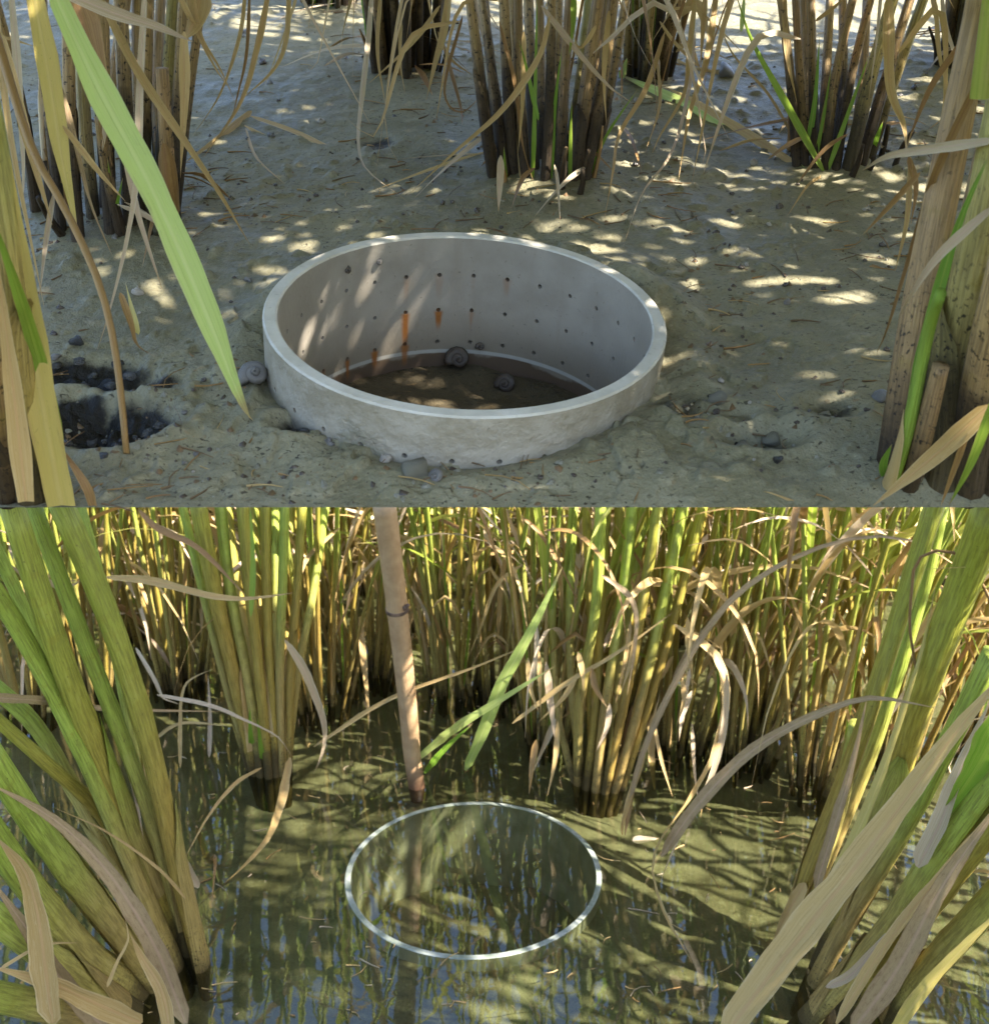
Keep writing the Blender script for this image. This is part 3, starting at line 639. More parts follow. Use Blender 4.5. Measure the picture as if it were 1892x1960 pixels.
for pts, w, m, tw in (
    ([(62, -30, 1.0), (95, 150), (118, 300), (150, 455, 1.1)], 46, 'leaf_yellow', (0.2, 0.5)), ([(20, -30, 1.05), (35, 150), (45, 330), (40, 400, 1.1)], 16, 'leaf_pale', (0, 0)),
    ([(352, 60, 1.15), (352, 180), (345, 340, 1.2)], 22, 'leaf_straw', (0, 1)), ([(385, -20, 1.25), (372, 40), (350, 75, 1.2)], 50, 'leaf_straw', (0, .4)),
    ([(215, 440, 'g'), (222, 400), (235, 340, 1.2)], 10, 'leaf_green', (0, 0)), ([(222, 440, 'g'), (216, 380), (205, 300, 1.2)], 9, 'leaf_green', (0, 0)),
    ([(70, 60, 1.1), (130, 220), (170, 380), (215, 490, 1.1)], 16, 'leaf_grey', (.3, .9)), ([(120, 240, 1.05), (190, 330), (240, 385, 1.1)], 14, 'leaf_straw', (0, .8)),
    ([(140, -20, 1.0), (190, 150), (206, 215, 1.05)], 60, 'leaf_brown', (.3, .2)), ([(205, 180, 1.1), (200, 250), (196, 290, 1.15)], 12, 'leaf_pale', (0, 0)),
    ([(0, 60, 1.0), (40, 220), (70, 330), (100, 430, 1.05)], 24, 'leaf_straw', (0, .6)),
    ([(370, -10, 1.22), (385, 70), (420, 130), (450, 195, 1.25)], 8, 'leaf_straw', (0, 1)),
    ([(470, -20, 1.3), (458, 70), (420, 180), (365, 265, 1.25)], 9, 'leaf_straw', (0, 1.2)), ([(515, -20, 1.3), (492, 90), (460, 195), (390, 300, 1.28)], 13, 'leaf_straw', (0, .8)),
    ([(553, -20, 1.35), (548, 70), (525, 130), (462, 190, 1.3)], 12, 'leaf_straw', (.2, .8)), ([(478, -20, 1.35), (472, 100), (455, 180), (440, 240, 1.3)], 7, 'leaf_brown', (0, 0))):
    c.tleaf(pts, w, m, tw=tw)

c = Clump(UP, U(775, 140), 'dark-footed rice clump cut by the top edge, behind the pipe', group='rice clumps on the drained mud')
grow(c, 20, 0.021, 0.16, 0.26, 0.0046, (('stem_straw', 5), ('stem_olive', 1)), bias=(0.02, -0.02), sheaths=0.5, shoots=3, seed=21)
for pts, w, m, tw in (
    ([(712, -20, 1.6), (703, 90), (690, 200), (685, 275), (702, 325), (778, 384, 'g')], 13, 'leaf_pale', (0, 1.2)), ([(842, 10, 1.6), (790, 80), (703, 162, 1.55)], 9, 'leaf_straw', (0, .6)),
    ([(860, -20, 1.6), (848, 60), (832, 120), (815, 192, 1.62)], 18, 'leaf_straw', (0, 1)), ([(728, -10, 1.65), (722, 100), (738, 205, 'g')], 9, 'leaf_straw', (0, .8)),
    ([(768, 10, 1.7), (765, 110), (775, 180, 'g')], 8, 'leaf_straw', (0, .8)), ([(850, 90, 1.65), (880, 200), (885, 240, 'g')], 8, 'leaf_brown', (0, .5)), ([(838, 60, 1.65), (860, 110), (905, 145, 1.7)], 7, 'leaf_straw', (0, .5))):
    c.tleaf(pts, w, m, tw=tw)

c = Clump(UP, U(1032, 348), 'fanned rice clump rooted in mud straight behind the white pipe', group='rice clumps on the drained mud')
CC = c
for pts, w, m in (
    ([(945, 345, 'g'), (925, 200), (895, -40, 1.3)], 34, 'stem_straw'), ([(968, 350, 'g'), (948, 190), (918, -40, 1.36)], 30, 'stem_straw'), ([(985, 345, 'g'), (972, 180), (962, -40, 1.32)], 34, 'stem_straw'),
    ([(1005, 355, 'g'), (995, 180), (990, -40, 1.34)], 30, 'stem_straw'), ([(1022, 340, 'g'), (1016, 170), (1010, -40, 1.42)], 34, 'stem_straw'), ([(1043, 358, 'g'), (1052, 180), (1056, -40, 1.3)], 30, 'stem_straw'),
    ([(1070, 345, 'g'), (1078, 190), (1092, -40, 1.4)], 32, 'stem_straw'), ([(1095, 352, 'g'), (1118, 190), (1150, -40, 1.34)], 42, 'stem_straw'), ([(1115, 350, 'g'), (1150, 170), (1178, -40, 1.36)], 40, 'stem_straw'),
    ([(1128, 335, 'g'), (1165, 180), (1205, -40, 1.45)], 30, 'stem_straw'), ([(1060, 325, 'g'), (1064, 150), (1070, -40, 1.5)], 30, 'stem_straw'), ([(1085, 320, 'g'), (1110, 150), (1130, -40, 1.55)], 30, 'stem_olive'),
    ([(960, 325, 'g'), (940, 150), (925, -40, 1.5)], 26, 'stem_straw'), ([(1000, 320, 'g'), (985, 150), (980, -40, 1.55)], 28, 'stem_straw'), ([(1035, 318, 'g'), (1035, 150), (1032, -40, 1.58)], 28, 'stem_straw'),
    ([(1110, 320, 'g'), (1140, 160), (1166, -40, 1.58)], 26, 'stem_straw')):
    c.tstalk(pts, (w, w*0.8), m, n=18, flat=0.7, knobs=((0.35, 0.12), (0.7, 0.1)))
for pts, w, m, tw in (
    ([(1018, 355, 'g'), (1022, 250), (1028, -20, 1.3)], 9, 'leaf_green', (0, 0)), ([(1052, 358, 'g'), (1062, 200), (1076, 85, 1.3)], 10, 'leaf_green', (0, .3)), ([(1090, 355, 'g'), (1092, 260), (1094, 190, 1.3)], 8, 'leaf_green', (0, .3)),
    ([(1030, 230, 1.32), (1005, 120), (992, 75, 1.3)], 9, 'leaf_green', (0, .2)), ([(968, 352, 'g'), (966, 320), (964, 280, 1.36)], 8, 'leaf_green', (0, .2)), ([(1098, -20, 1.35), (1096, 50), (1088, 110, 1.3)], 12, 'leaf_green', (0, .5)),
    ([(1125, 345, 'g'), (1160, 260), (1220, 170, 1.4)], 7, 'leaf_green', (0, .3)), ([(1052, 30, 1.25), (1030, 110), (960, 210), (870, 290), (782, 372, 'g')], 13, 'leaf_straw', (.1, .9)),
    ([(1035, 10, 1.3), (1110, 105), (1165, 165), (1208, 196, 1.35)], 12, 'leaf_pale', (0, .6)), ([(955, 40, 1.3), (985, 160), (1000, 280), (1025, 360, 'g')], 9, 'leaf_brown', (0, 1.2)),
    ([(1165, 20, 1.35), (1155, 140), (1160, 240, 1.35)], 12, 'leaf_straw', (0, .9)), ([(1002, 60, 1.3), (1000, 180), (990, 300, 1.35)], 14, 'leaf_straw', (.4, 1.2)), ([(1140, 50, 1.32), (1110, 90), (1095, 60, 1.3)], 12, 'leaf_straw', (.4, 1.2)),
    ([(1272, 60, 1.45), (1235, 170), (1185, 255), (1172, 330), (1155, 425, 'g')], 12, 'leaf_straw', (.2, 1)), ([(885, 30, 1.4), (850, 170), (880, 215), (925, 180, 1.4)], 7, 'leaf_brown', (0, .4))):
    c.tleaf(pts, w, m, tw=tw)

c = Clump(UP, U(1235, 140), 'small rice clump with pale green foot behind the fanned clump', group='rice clumps on the drained mud')
grow(c, 12, 0.016, 0.2, 0.2, 0.0042, (('stem_straw', 3), ('stem_olive', 2)), bias=(0.06, 0), sheaths=0.6, shoots=3, seed=33)
for pts, w, m, tw in (
    ([(1330, 60, 1.6), (1318, 170), (1285, 290), (1228, 370), (1192, 472, 'g')], 8, 'leaf_pale', (0, 1)), ([(1372, -20, 1.5), (1352, 110), (1318, 220), (1297, 350, 'g')], 14, 'leaf_straw', (0, .9)),
    ([(1332, -20, 1.55), (1318, 100), (1308, 180), (1262, 260), (1245, 300, 1.5)], 11, 'leaf_straw', (0, .6)), ([(1262, 40, 1.6), (1290, 80), (1340, 130), (1362, 128, 1.6)], 7, 'leaf_straw', (0, .6)),
    ([(1350, -20, 1.6), (1342, 90), (1340, 130, 1.6)], 12, 'leaf_straw', (0, .9)), ([(1258, 120, 1.6), (1262, 200), (1235, 290, 'g')], 7, 'leaf_straw', (0, .3)), ([(1270, 20, 1.6), (1320, 15), (1360, 40), (1420, 100, 1.6)], 6, 'leaf_straw', (0, .3)),
    ([(1188, 150, 'g'), (1200, 110, 1.7)], 14, 'leaf_lime', (0, .3)), ([(1195, 245, 'g'), (1210, 270), (1228, 330, 'g')], 8, 'leaf_brown', (0, .3))):
    c.tleaf(pts, w, m, tw=tw)

c = Clump(UP, U(1598, 312), 'rice clump with bright green shoots and black foot on mud right of the pipe', group='rice clumps on the drained mud')
CE = c
for pts, w, m in (
    ([(1525, 315, 'g'), (1512, 150), (1490, -40, 1.4)], 28, 'stem_straw'), ([(1540, 318, 'g'), (1530, 150), (1520, -40, 1.42)], 26, 'stem_straw'), ([(1560, 322, 'g'), (1555, 150), (1550, -40, 1.44)], 28, 'stem_straw'),
    ([(1578, 326, 'g'), (1598, 150), (1640, -40, 1.4)], 28, 'stem_straw'), ([(1598, 328, 'g'), (1628, 150), (1675, -40, 1.42)], 26, 'stem_straw'), ([(1622, 328, 'g'), (1665, 150), (1718, -40, 1.36)], 40, 'stem_olive'),
    ([(1645, 322, 'g'), (1695, 150), (1752, -40, 1.4)], 30, 'stem_straw'), ([(1660, 310, 'g'), (1712, 150), (1780, -40, 1.45)], 32, 'stem_olive'), ([(1540, 300, 'g'), (1545, 150), (1535, -40, 1.55)], 26, 'stem_straw'),
    ([(1570, 296, 'g'), (1580, 150), (1590, -40, 1.58)], 28, 'stem_straw'), ([(1600, 296, 'g'), (1612, 150), (1612, -40, 1.6)], 28, 'stem_straw'), ([(1630, 300, 'g'), (1650, 150), (1660, -40, 1.6)], 28, 'stem_straw')):
    c.tstalk(pts, (w, w*0.8), m, n=18, flat=0.7, knobs=((0.4, 0.12),))
for pts, w, m, tw in (
    ([(1538, 315, 'g'), (1558, 200), (1568, 70, 1.4)], 11, 'leaf_green', (0, 0)), ([(1556, 325, 'g'), (1576, 220), (1590, 130, 1.42)], 8, 'leaf_green', (0, 0)), ([(1582, 330, 'g'), (1625, 210), (1665, 100, 1.38)], 10, 'leaf_green', (0, 0)),
    ([(1664, 300, 'g'), (1690, 230, 1.4)], 11, 'leaf_green', (0, 0)), ([(1578, 332, 'g'), (1500, 190), (1440, 80), (1405, -20, 1.35)], 15, 'leaf_green', (0, .5)), ([(1418, 60, 1.4), (1425, -20, 1.4)], 9, 'leaf_lime', (0, 0)),
    ([(1522, 270, 'g'), (1470, 180), (1400, 100), (1370, 20, 1.4)], 6, 'leaf_straw', (0, .4)), ([(1575, 335, 'g'), (1545, 355), (1505, 415, 'g')], 6, 'leaf_straw', (0, 0)), ([(1500, -20, 1.4), (1505, 100), (1525, 200, 1.42)], 12, 'leaf_straw', (0, .8)),
    ([(1700, -10, 1.3), (1702, 160), (1728, 240), (1735, 300, 1.2)], 24, 'leaf_straw', (0, .8)), ([(1885, 30, 1.2), (1790, 150), (1745, 250), (1735, 285, 1.2)], 16, 'leaf_brown', (0, .6)), ([(1560, 40, 1.4), (1600, 10), (1630, -20, 1.4)], 8, 'leaf_straw', (0, .4))):
    c.tleaf(pts, w, m, tw=tw)

c = Clump(UP, U(1845, 130), 'distant dark-footed rice clump at the upper right corner', group='rice clumps on the drained mud')
grow(c, 18, 0.020, 0.14, 0.24, 0.0048, (('stem_straw', 5), ('stem_olive', 1)), bias=(-0.02, 0), sheaths=0.5, shoots=1, seed=44)
for pts, w, m, tw in (([(1800, -20, 1.5), (1812, 60), (1850, 160, 1.6)], 9, 'leaf_pale', (0, .4)), ([(1790, 0, 1.5), (1800, 120), (1840, 230, 'g')], 9, 'leaf_straw', (0, .4))): c.tleaf(pts, w, m, tw=tw)
c = Clump(UP, U(625, 6), 'far rice clump whose green and brown foot just shows at the top edge', group='rice clumps on the drained mud')
grow(c, 12, 0.02, 0.2, 0.14, 0.005, (('stem_straw', 3), ('stem_olive', 2)), seed=51, shoots=6)

# leaves added to these clumps, unseen above the picture, to shade the mud
def in_view(p, m=60):
    d = p-CAM; z = d.dot(FW)
    if z < .02: return False
    m = m+.012/z*F0
    return -m < W0/2+d.x/z*F0 < W0+m and -m < H0/2-d.dot(UPV)/z*F0 < H0+m
def shade_canopy(o, b, n, seed):
    R = random.Random(seed); mb = MB()
    for i in range(n):
        a = R.uniform(0, 6.283); h = R.uniform(.20, .36); q = R.uniform(.0, .07)
        P = arc_leaf((math.cos(a)*q, math.sin(a)*q, h), a+R.gauss(0, .4), R.uniform(.16, .36), R.uniform(.5, 1.3), R.uniform(.4, 1.7))
        P = [p if p.z > .19 else Vector((p.x, p.y, .19)) for p in P]
        if any(in_view(UP.M @ (b+p)) or (b+p).y < .10 for p in P): continue
        add_blade(mb, P, R.uniform(.008, .013), 8, (0, 0, 4), (R.uniform(-.6, .6), R.uniform(-1, 1)), .25, R.random(), R.choices((0, 1, 2), (4, 3, 3))[0])
    for i in range(9):
        a = R.uniform(0, 6.283); add_tube(mb, [(math.cos(a)*.015, math.sin(a)*.015, .12), (math.cos(a)*.03, math.sin(a)*.03, .25), (math.cos(a)*.05, math.sin(a)*.05, .36)], (.0035, .002), 5, 5)
    tag(link('shade_foliage', mb.mesh('shade_foliage', ['leaf_field', 'leaf_green', 'leaf_straw']), o), None, None, None, 'stuff')
# right-hand clump leaning out of the picture
c = Clump(UP, U(1790, 915), 'thick muddy stalks with a fresh green shoot at the right edge beside the pipe', group='rice clumps on the drained mud')
for pts, w, m in (
    ([(1712, 905, 'g'), (1765, 560), (1862, 80), (1885, -40, .78)], (95, 70), 'stem_straw'), ([(1790, 920, 'g'), (1840, 640), (1900, 340), (1960, 0, .72)], (115, 90), 'stem_olive'),
    ([(1845, 930, 'g'), (1885, 700), (1930, 500, .72)], (100, 90), 'stem_straw'), ([(1760, 890, 'g'), (1815, 640), (1900, 250, .85)], (80, 60), 'stem_straw'),
    ([(1700, 935, 'g'), (1735, 830), (1775, 640), (1800, 560, .76)], (34, 26), 'shoot_green'), ([(1890, 925, 'g'), (1930, 640), (1960, 300, .7)], (110, 80), 'stem_straw'),
    ([(1735, 935, 'g'), (1762, 850), (1800, 700, .8)], (50, 40), 'stem_straw')):
    c.tstalk(pts, w, m, n=22, sides=12, flat=0.8, knobs=((0.4, 0.06),))
for pts, w, m, tw in (
    ([(1730, 850, .84), (1770, 660), (1812, 500), (1850, 390), (1905, 270, .74)], 30, 'leaf_green', (.2, .5)), ([(1698, 920, 'g'), (1690, 890), (1706, 850, .85)], 20, 'leaf_green', (0, 0)),
    ([(1900, 395, .74), (1800, 485), (1745, 560), (1722, 605, .82)], 18, 'leaf_pale', (0, .4)), ([(1905, 268, .74), (1800, 282), (1700, 298), (1652, 325, .9)], 20, 'leaf_pale', (0, .5)),
    ([(1895, 775, .76), (1790, 870), (1670, 968, .84)], 40, 'leaf_straw', (.1, .3)), ([(1850, 830, .78), (1800, 968, .84)], 14, 'leaf_brown', (0, .2)), ([(1905, 760, .72), (1860, 880), (1815, 968, .82)], 20, 'leaf_green', (0, .3)),
    ([(1760, 330, .85), (1710, 385), (1650, 450, .9)], 13, 'leaf_brown', (0, .6)), ([(1742, 300, .9), (1735, 420), (1712, 520, .95)], 12, 'leaf_straw', (0, .5)), ([(1738, 300, .9), (1752, 360), (1742, 430, .92)], 14, 'leaf_brown', (0, 1)),
    ([(1905, 100, .74), (1850, 200), (1790, 330), (1760, 420), (1700, 620), (1675, 680, .95)], 16, 'leaf_brown', (0, .8))):
    c.tleaf(pts, w, m, tw=tw)

# left-edge stalk, out of focus, and the leaves that hang into the picture
c = Clump(UP, U(55, 962), 'thick blurred yellow-green stalk rising along the left edge over mud', group='rice clumps on the drained mud')
for pts, w, m in (([(70, 930, 'g'), (40, 700), (-10, 350), (-60, 60, .66)], (120, 90), 'stem_olive'), ([(20, 935, 'g'), (-20, 700), (-60, 400, .68)], (90, 90), 'stem_straw')):
    c.tstalk(pts, w, m, n=20, sides=14, flat=0.7)
for pts, w, m, tw in (
    ([(118, 968, 'g'), (85, 800), (45, 560), (5, 300), (-30, 120, .68)], 66, 'leaf_yellow', (.2, .1)), ([(112, 940, 'g'), (100, 800), (60, 640), (15, 500), (-30, 380, .68)], 36, 'leaf_green', (0, .3)),
    ([(178, 968, 'g'), (165, 930), (120, 860, .84)], 22, 'leaf_brown', (.5, .3)), ([(50, 960, .8), (20, 700), (-10, 480, .7)], 40, 'leaf_straw', (0, .3))): c.tleaf(pts, w, m, tw=tw, start=0.8, blunt=True)

def hang(c, n, seed, spread):
    R = random.Random(seed)
    for i in range(n):
        a = R.uniform(0, 6.283); q = spread*R.uniform(.6, 1.3); p = c.b+Vector((math.cos(a)*q, math.sin(a)*q, R.uniform(.05, .16))); L = R.uniform(.04, .11); b = a+R.gauss(0, .7)
        P = [p, p+Vector((math.cos(b)*L*.35, math.sin(b)*L*.35, L*R.uniform(-.1, .35))), p+Vector((math.cos(b)*L*.6, math.sin(b)*L*.6, -L*R.uniform(.1, .7))), p+Vector((math.cos(b)*L*R.uniform(.5, .9), math.sin(b)*L*.7, -L*R.uniform(.5, 1.3)))]
        P = [Vector((v.x, v.y, max(v.z, .004))) for v in P]
        c.leaf(P, R.uniform(.0018, .0046), R.choice(['leaf_straw', 'leaf_straw', 'leaf_brown', 'leaf_pale']), n=12, tw=(R.uniform(-.8, .8), R.uniform(-2, 2)), r=R.random())
for k, cl in enumerate([q for q in ALL_CLUMPS if q.fr is UP]):
    if cl.b.y > .5: hang(cl, 15, 500+k, .035 if cl in (CA, CC, CE) else .024)
    shade_canopy(cl.o, cl.b, 330 if cl.b.y < .5 and cl.b.x > 0 else (190 if cl.b.y < .7 else (240 if cl.b.x > .2 else 130)), 300+k)
    if cl.b.y > .5: stubs(cl, 9, .030 if cl in (CA, CC, CE) else .02, ['stem_straw', 'stem_straw', 'leaf_brown'], seed=400+k)
loose(UP, [(92, -40, .80), (190, 170), (300, 380), (395, 600), (452, 745), (478, 800, .93)], 54, 'leaf_lime', 'broad lime green leaf with split withered tip slanting down beside the pipe', tw=(.25, .1), taper=0.42, fold=0.3)
loose(UP, [(447, 738, .915), (462, 775), (484, 806, .94)], 9, 'leaf_straw', 'withered tan sliver hanging from the broad lime leaf tip', tw=(0, .4))
loose(UP, [(-10, 60, .95), (60, 280), (125, 400), (185, 530), (215, 640), (232, 760), (242, 868, 'g')], 27, 'leaf_brown', 'bent brown straw standing in the black mud hole', tube=True, name='dry_straw', cat='straw')
loose(UP, [(278, -30, 1.0), (268, 150), (262, 330), (240, 470), (205, 610), (185, 672, 'g')], 15, 'leaf_pale', 'long cream straw leaf crossing behind the broad lime leaf', tw=(0, .6))
loose(UP, [(185, -20, .9), (260, 130), (350, 265), (420, 370), (478, 468, 'g')], 17, 'leaf_straw', 'straight tan leaf slanting down to the mud behind the pipe', tw=(0, .3))
loose(UP, [(100, -25, .80), (220, 25), (300, 50), (370, 80, .95)], 26, 'leaf_pale', 'blurred pale dry blade lying across the upper left stalks', tw=(0, .3))
loose(UP, [(482, 212, 'g'), (420, 262), (352, 312, 'g')], 14, 'leaf_straw', 'short tan leaf lying on mud at the left clump', tw=(0, .4))
loose(UP, [(480, 222, 'g'), (560, 250), (640, 288), (720, 322), (835, 336, 'g')], 10, 'leaf_straw', 'long thin tan leaf lying across the mud behind the pipe', tw=(0, .4))
loose(UP, [(468, 240, 'g'), (540, 282), (576, 312), (570, 345), (520, 362), (440, 362), (345, 358, 'g')], 12, 'leaf_straw', 'looped ochre leaf curling on the mud beside the left clump', tw=(0, .8))
loose(UP, [(470, 245, 'g'), (490, 300), (545, 352, 'g')], 6, 'leaf_straw', 'fine straw inside the looped ochre leaf')
loose(UP, [(1100, 408, 'g'), (1180, 452), (1250, 500), (1340, 535), (1445, 566, 'g')], 11, 'leaf_brown', 'thin brown straw lying on mud right behind the white pipe', name='dry_straw', cat='straw')
loose(UP, [(1545, 328, 'g'), (1450, 290), (1300, 195), (1185, 142, 'g')], 30, 'leaf_lime', 'fallen yellow-green sheath lying from the right clump across the mud', tw=(.3, .2), taper=.6)
loose(UP, [(1530, 320, 'g'), (1440, 262), (1330, 195), (1270, 165, 'g')], 16, 'leaf_straw', 'tan dead sheath lying along the fallen yellow-green one', tw=(0, .4), taper=.6)
loose(UP, [(1400, 140, 'g'), (1330, 132), (1280, 105), (1262, 90, 'g')], 9, 'leaf_straw', 'small ochre straw beside the grey stone on far mud')
loose(UP, [(230, 560, 1.05), (250, 620), (262, 660), (300, 685, 'g')], 16, 'leaf_brown', 'rusty curled scrap of leaf on mud left of the pipe', tw=(0, 1.5))
loose(UP, [(265, 640, 'g'), (255, 600), (240, 540, 1.1)], 12, 'leaf_yellow', 'yellowed stub of leaf standing left of the pipe', tw=(0, 1))
loose(UP, [(1240, 880, 'g'), (1225, 920), (1212, 965, 'g')], 20, 'leaf_brown', 'crinkled ochre leaf bit in front of the pipe at lower edge', tw=(0, 2.5))
loose(UP, [(1455, 945, 'g'), (1485, 952), (1520, 958, 'g')], 14, 'leaf_straw', 'short pinkish straw bit on mud in the right foreground')
loose(UP, [(1448, 775, 'g'), (1475, 780), (1510, 786, 'g')], 9, 'leaf_brown', 'short brown straw bit pressed in mud right of the pipe')
loose(UP, [(1602, 485, 'g'), (1618, 560), (1595, 610, 'g')], 5, 'leaf_pale', 'thin curved white root thread on the mud at right')

# ------------------------------------------------------------------ lower paddy, plants standing in the water
Lg = lambda px, py: LOW.g(px, py)
c = Clump(LOW, Lg(370, 1850), 'large rice clump of thick yellow stalks leaning left in the left foreground water', group='rice clumps in the flooded paddy')
for pts, w, m in (
    ([(385, 1845, 'g'), (330, 1620), (285, 1420), (215, 1200), (115, 960, .74)], (46, 66), 'stem_green'), ([(362, 1820, 'g'), (300, 1600), (245, 1440), (170, 1250), (60, 960, .74)], (40, 44), 'stem_yellow'),
    ([(345, 1810, 'g'), (262, 1620), (190, 1450), (120, 1270), (20, 960, .70)], (58, 64), 'stem_green'), ([(335, 1850, 'g'), (230, 1600), (150, 1420), (40, 1210), (-60, 1060, .68)], (52, 50), 'stem_yellow'),
    ([(300, 1880, 'g'), (200, 1750), (90, 1610), (-30, 1430, .66)], (60, 70), 'stem_yellow'), ([(270, 1900, 'g'), (170, 1830), (60, 1700), (-40, 1560, .66)], (66, 74), 'stem_yellow'),
    ([(330, 1800, 'g'), (200, 1570), (110, 1480), (-60, 1330, .72)], (36, 30), 'stem_green'), ([(250, 1940, 'g'), (130, 1860), (-30, 1740, .66)], (60, 60), 'stem_yellow'),
    ([(310, 1780, 'g'), (190, 1500), (110, 1330), (30, 1130), (-40, 990, .80)], (34, 40), 'stem_yellow'), ([(350, 1780, 'g'), (285, 1560), (240, 1330), (200, 1150), (150, 960, .85)], (34, 30), 'stem_yellow'),
    ([(210, 1950, 'g'), (100, 1930), (-40, 1900, .66)], (60, 60), 'stem_yellow'), ([(290, 1790, 'g'), (130, 1490), (60, 1380), (-30, 1300, .85)], (40, 44), 'stem_yellow')):
    c.tstalk(pts, w, m, n=22, sides=12, flat=rng.uniform(.5, .75), knobs=((0.3, 0.10), (0.62, 0.10)))
for pts, w, m, tw in (
    ([(355, 1960, .80), (290, 1800), (190, 1650), (90, 1560), (-20, 1500, .66)], 44, 'leaf_grey', (.4, .1)), ([(200, 1970, .76), (120, 1880), (60, 1790), (-20, 1680, .64)], 40, 'leaf_grey', (.3, .1)),
    ([(270, 1960, .74), (180, 1920), (90, 1880), (-20, 1850, .66)], 46, 'leaf_straw', (.5, .3)), ([(325, 1980, .76), (310, 1900), (270, 1830), (250, 1790, .74)], 30, 'leaf_straw', (.5, .2)),
    ([(-20, 1335, .66), (100, 1343), (220, 1358), (420, 1362, 1.0)], 16, 'leaf_grey', (.2, .4)), ([(355, 1720, .8), (300, 1660), (200, 1590), (100, 1545, .74)], 6, 'leaf_straw', (0, .3)),
    ([(40, 1030, .8), (100, 1120), (160, 1110), (110, 1115, .8)], 12, 'leaf_straw', (0, .4)), ([(235, 1400, .84), (262, 1540), (275, 1610, .84)], 12, 'leaf_pale', (0, .8)), ([(380, 1700, .9), (350, 1640), (330, 1580, .84)], 14, 'leaf_pale', (0, .6)),
    ([(205, 1890, .72), (225, 1840), (245, 1800), (240, 1760, .72)], 7, 'leaf_straw', (0, .3)), ([(0, 1855, .66), (80, 1810), (150, 1805, .7)], 7, 'leaf_straw', (0, .3)), ([(100, 1960, .68), (60, 1700), (-10, 1600, .62)], 60, 'leaf_straw', (.7, .5))):
    c.tleaf(pts, w, m, tw=tw, start=.9)

c = Clump(LOW, Lg(512, 1478), 'upright green rice clump standing in water left of the wooden pole', group='rice clumps in the flooded paddy')
for pts, w, m in (
    ([(488, 1478, 'g'), (445, 1280), (410, 1130), (375, 950, 1.06)], (30, 44), 'stem_green'), ([(500, 1482, 'g'), (470, 1280), (440, 1130), (420, 950, 1.08)], (26, 30), 'stem_yellow'), ([(515, 1485, 'g'), (495, 1280), (478, 1130), (462, 950, 1.08)], (24, 32), 'stem_green'),
    ([(528, 1482, 'g'), (516, 1280), (510, 1130), (508, 950, 1.1)], (24, 28), 'stem_green'), ([(540, 1480, 'g'), (535, 1280), (540, 1130), (545, 950, 1.1)], (22, 26), 'stem_yellow'), ([(552, 1476, 'g'), (556, 1280), (568, 1130), (580, 950, 1.12)], (22, 24), 'stem_green'),
    ([(505, 1462, 'g'), (490, 1280), (455, 1130), (432, 950, 1.2)], (24, 26), 'stem_green'), ([(535, 1460, 'g'), (525, 1270), (530, 1130), (525, 950, 1.2)], (22, 26), 'stem_yellow'), ([(520, 1458, 'g'), (505, 1270), (492, 1130), (485, 950, 1.25)], (22, 26), 'stem_green'),
    ([(478, 1470, 'g'), (430, 1300), (390, 1140), (345, 950, 1.1)], (20, 22), 'stem_yellow'), ([(548, 1462, 'g'), (572, 1280), (600, 1130), (625, 950, 1.2)], (18, 22), 'stem_yellow'), ([(545, 1455, 'g'), (555, 1280), (545, 1130), (560, 950, 1.3)], (20, 22), 'stem_green')):
    c.tstalk(pts, w, m, n=20, sides=9, flat=0.75, knobs=((0.35, 0.1), (0.7, 0.08)))
for pts, w, m, tw in (
    ([(490, 1470, 'g'), (480, 1410), (478, 1350, 1.1)], 12, 'leaf_green', (0, .4)), ([(505, 1478, 'g'), (498, 1420), (492, 1370, 1.1)], 10, 'leaf_green', (0, .4)), ([(480, 1180, 1.04), (484, 1080), (478, 960, 1.04)], 12, 'leaf_green', (0, .4)),
    ([(265, 975, 1.05), (300, 1010), (380, 1050), (470, 1140, 1.05)], 14, 'leaf_brown', (0, .5)), ([(200, 1105, .95), (290, 1112), (400, 1140), (470, 1146), (560, 1135, 1.0)], 16, 'leaf_straw', (.1, .3)),
    ([(545, 1225, 1.05), (580, 1280), (605, 1340), (622, 1400), (612, 1455), (600, 1480, 'g')], 18, 'leaf_pale', (.2, .9)), ([(555, 1450, 1.12), (545, 1500), (530, 1560), (500, 1620), (430, 1690), (372, 1738, 'g')], 20, 'leaf_straw', (0, 1.6)),
    ([(500, 1470, 1.12), (450, 1500), (400, 1560), (355, 1640, 'g')], 8, 'leaf_straw', (0, .6)), ([(300, 1330, 1.1), (400, 1350), (460, 1375), (530, 1410), (560, 1450, 1.1)], 9, 'leaf_pale', (.2, .9)),
    ([(260, 1240, 1.15), (300, 1310), (310, 1335), (350, 1350, 1.1)], 9, 'leaf_pale', (0, 1)), ([(345, 1470, 'g'), (345, 1380), (355, 1310), (410, 1280, 1.15)], 8, 'leaf_straw', (0, .5)), ([(400, 1450, 'g'), (402, 1380), (398, 1290, 1.2)], 9, 'leaf_pale', (0, .5)),
    ([(290, 1420, 'g'), (345, 1385), (440, 1390, 1.15)], 7, 'leaf_straw', (0, .5)), ([(650, 1010, 1.2), (580, 1080), (560, 1180), (540, 1290, 1.15)], 9, 'leaf_straw', (0, .7)), ([(375, 1580, 'g'), (400, 1650), (412, 1640), (405, 1730, 'g')], 12, 'leaf_brown', (0, .4))):
    c.tleaf(pts, w, m, tw=tw)

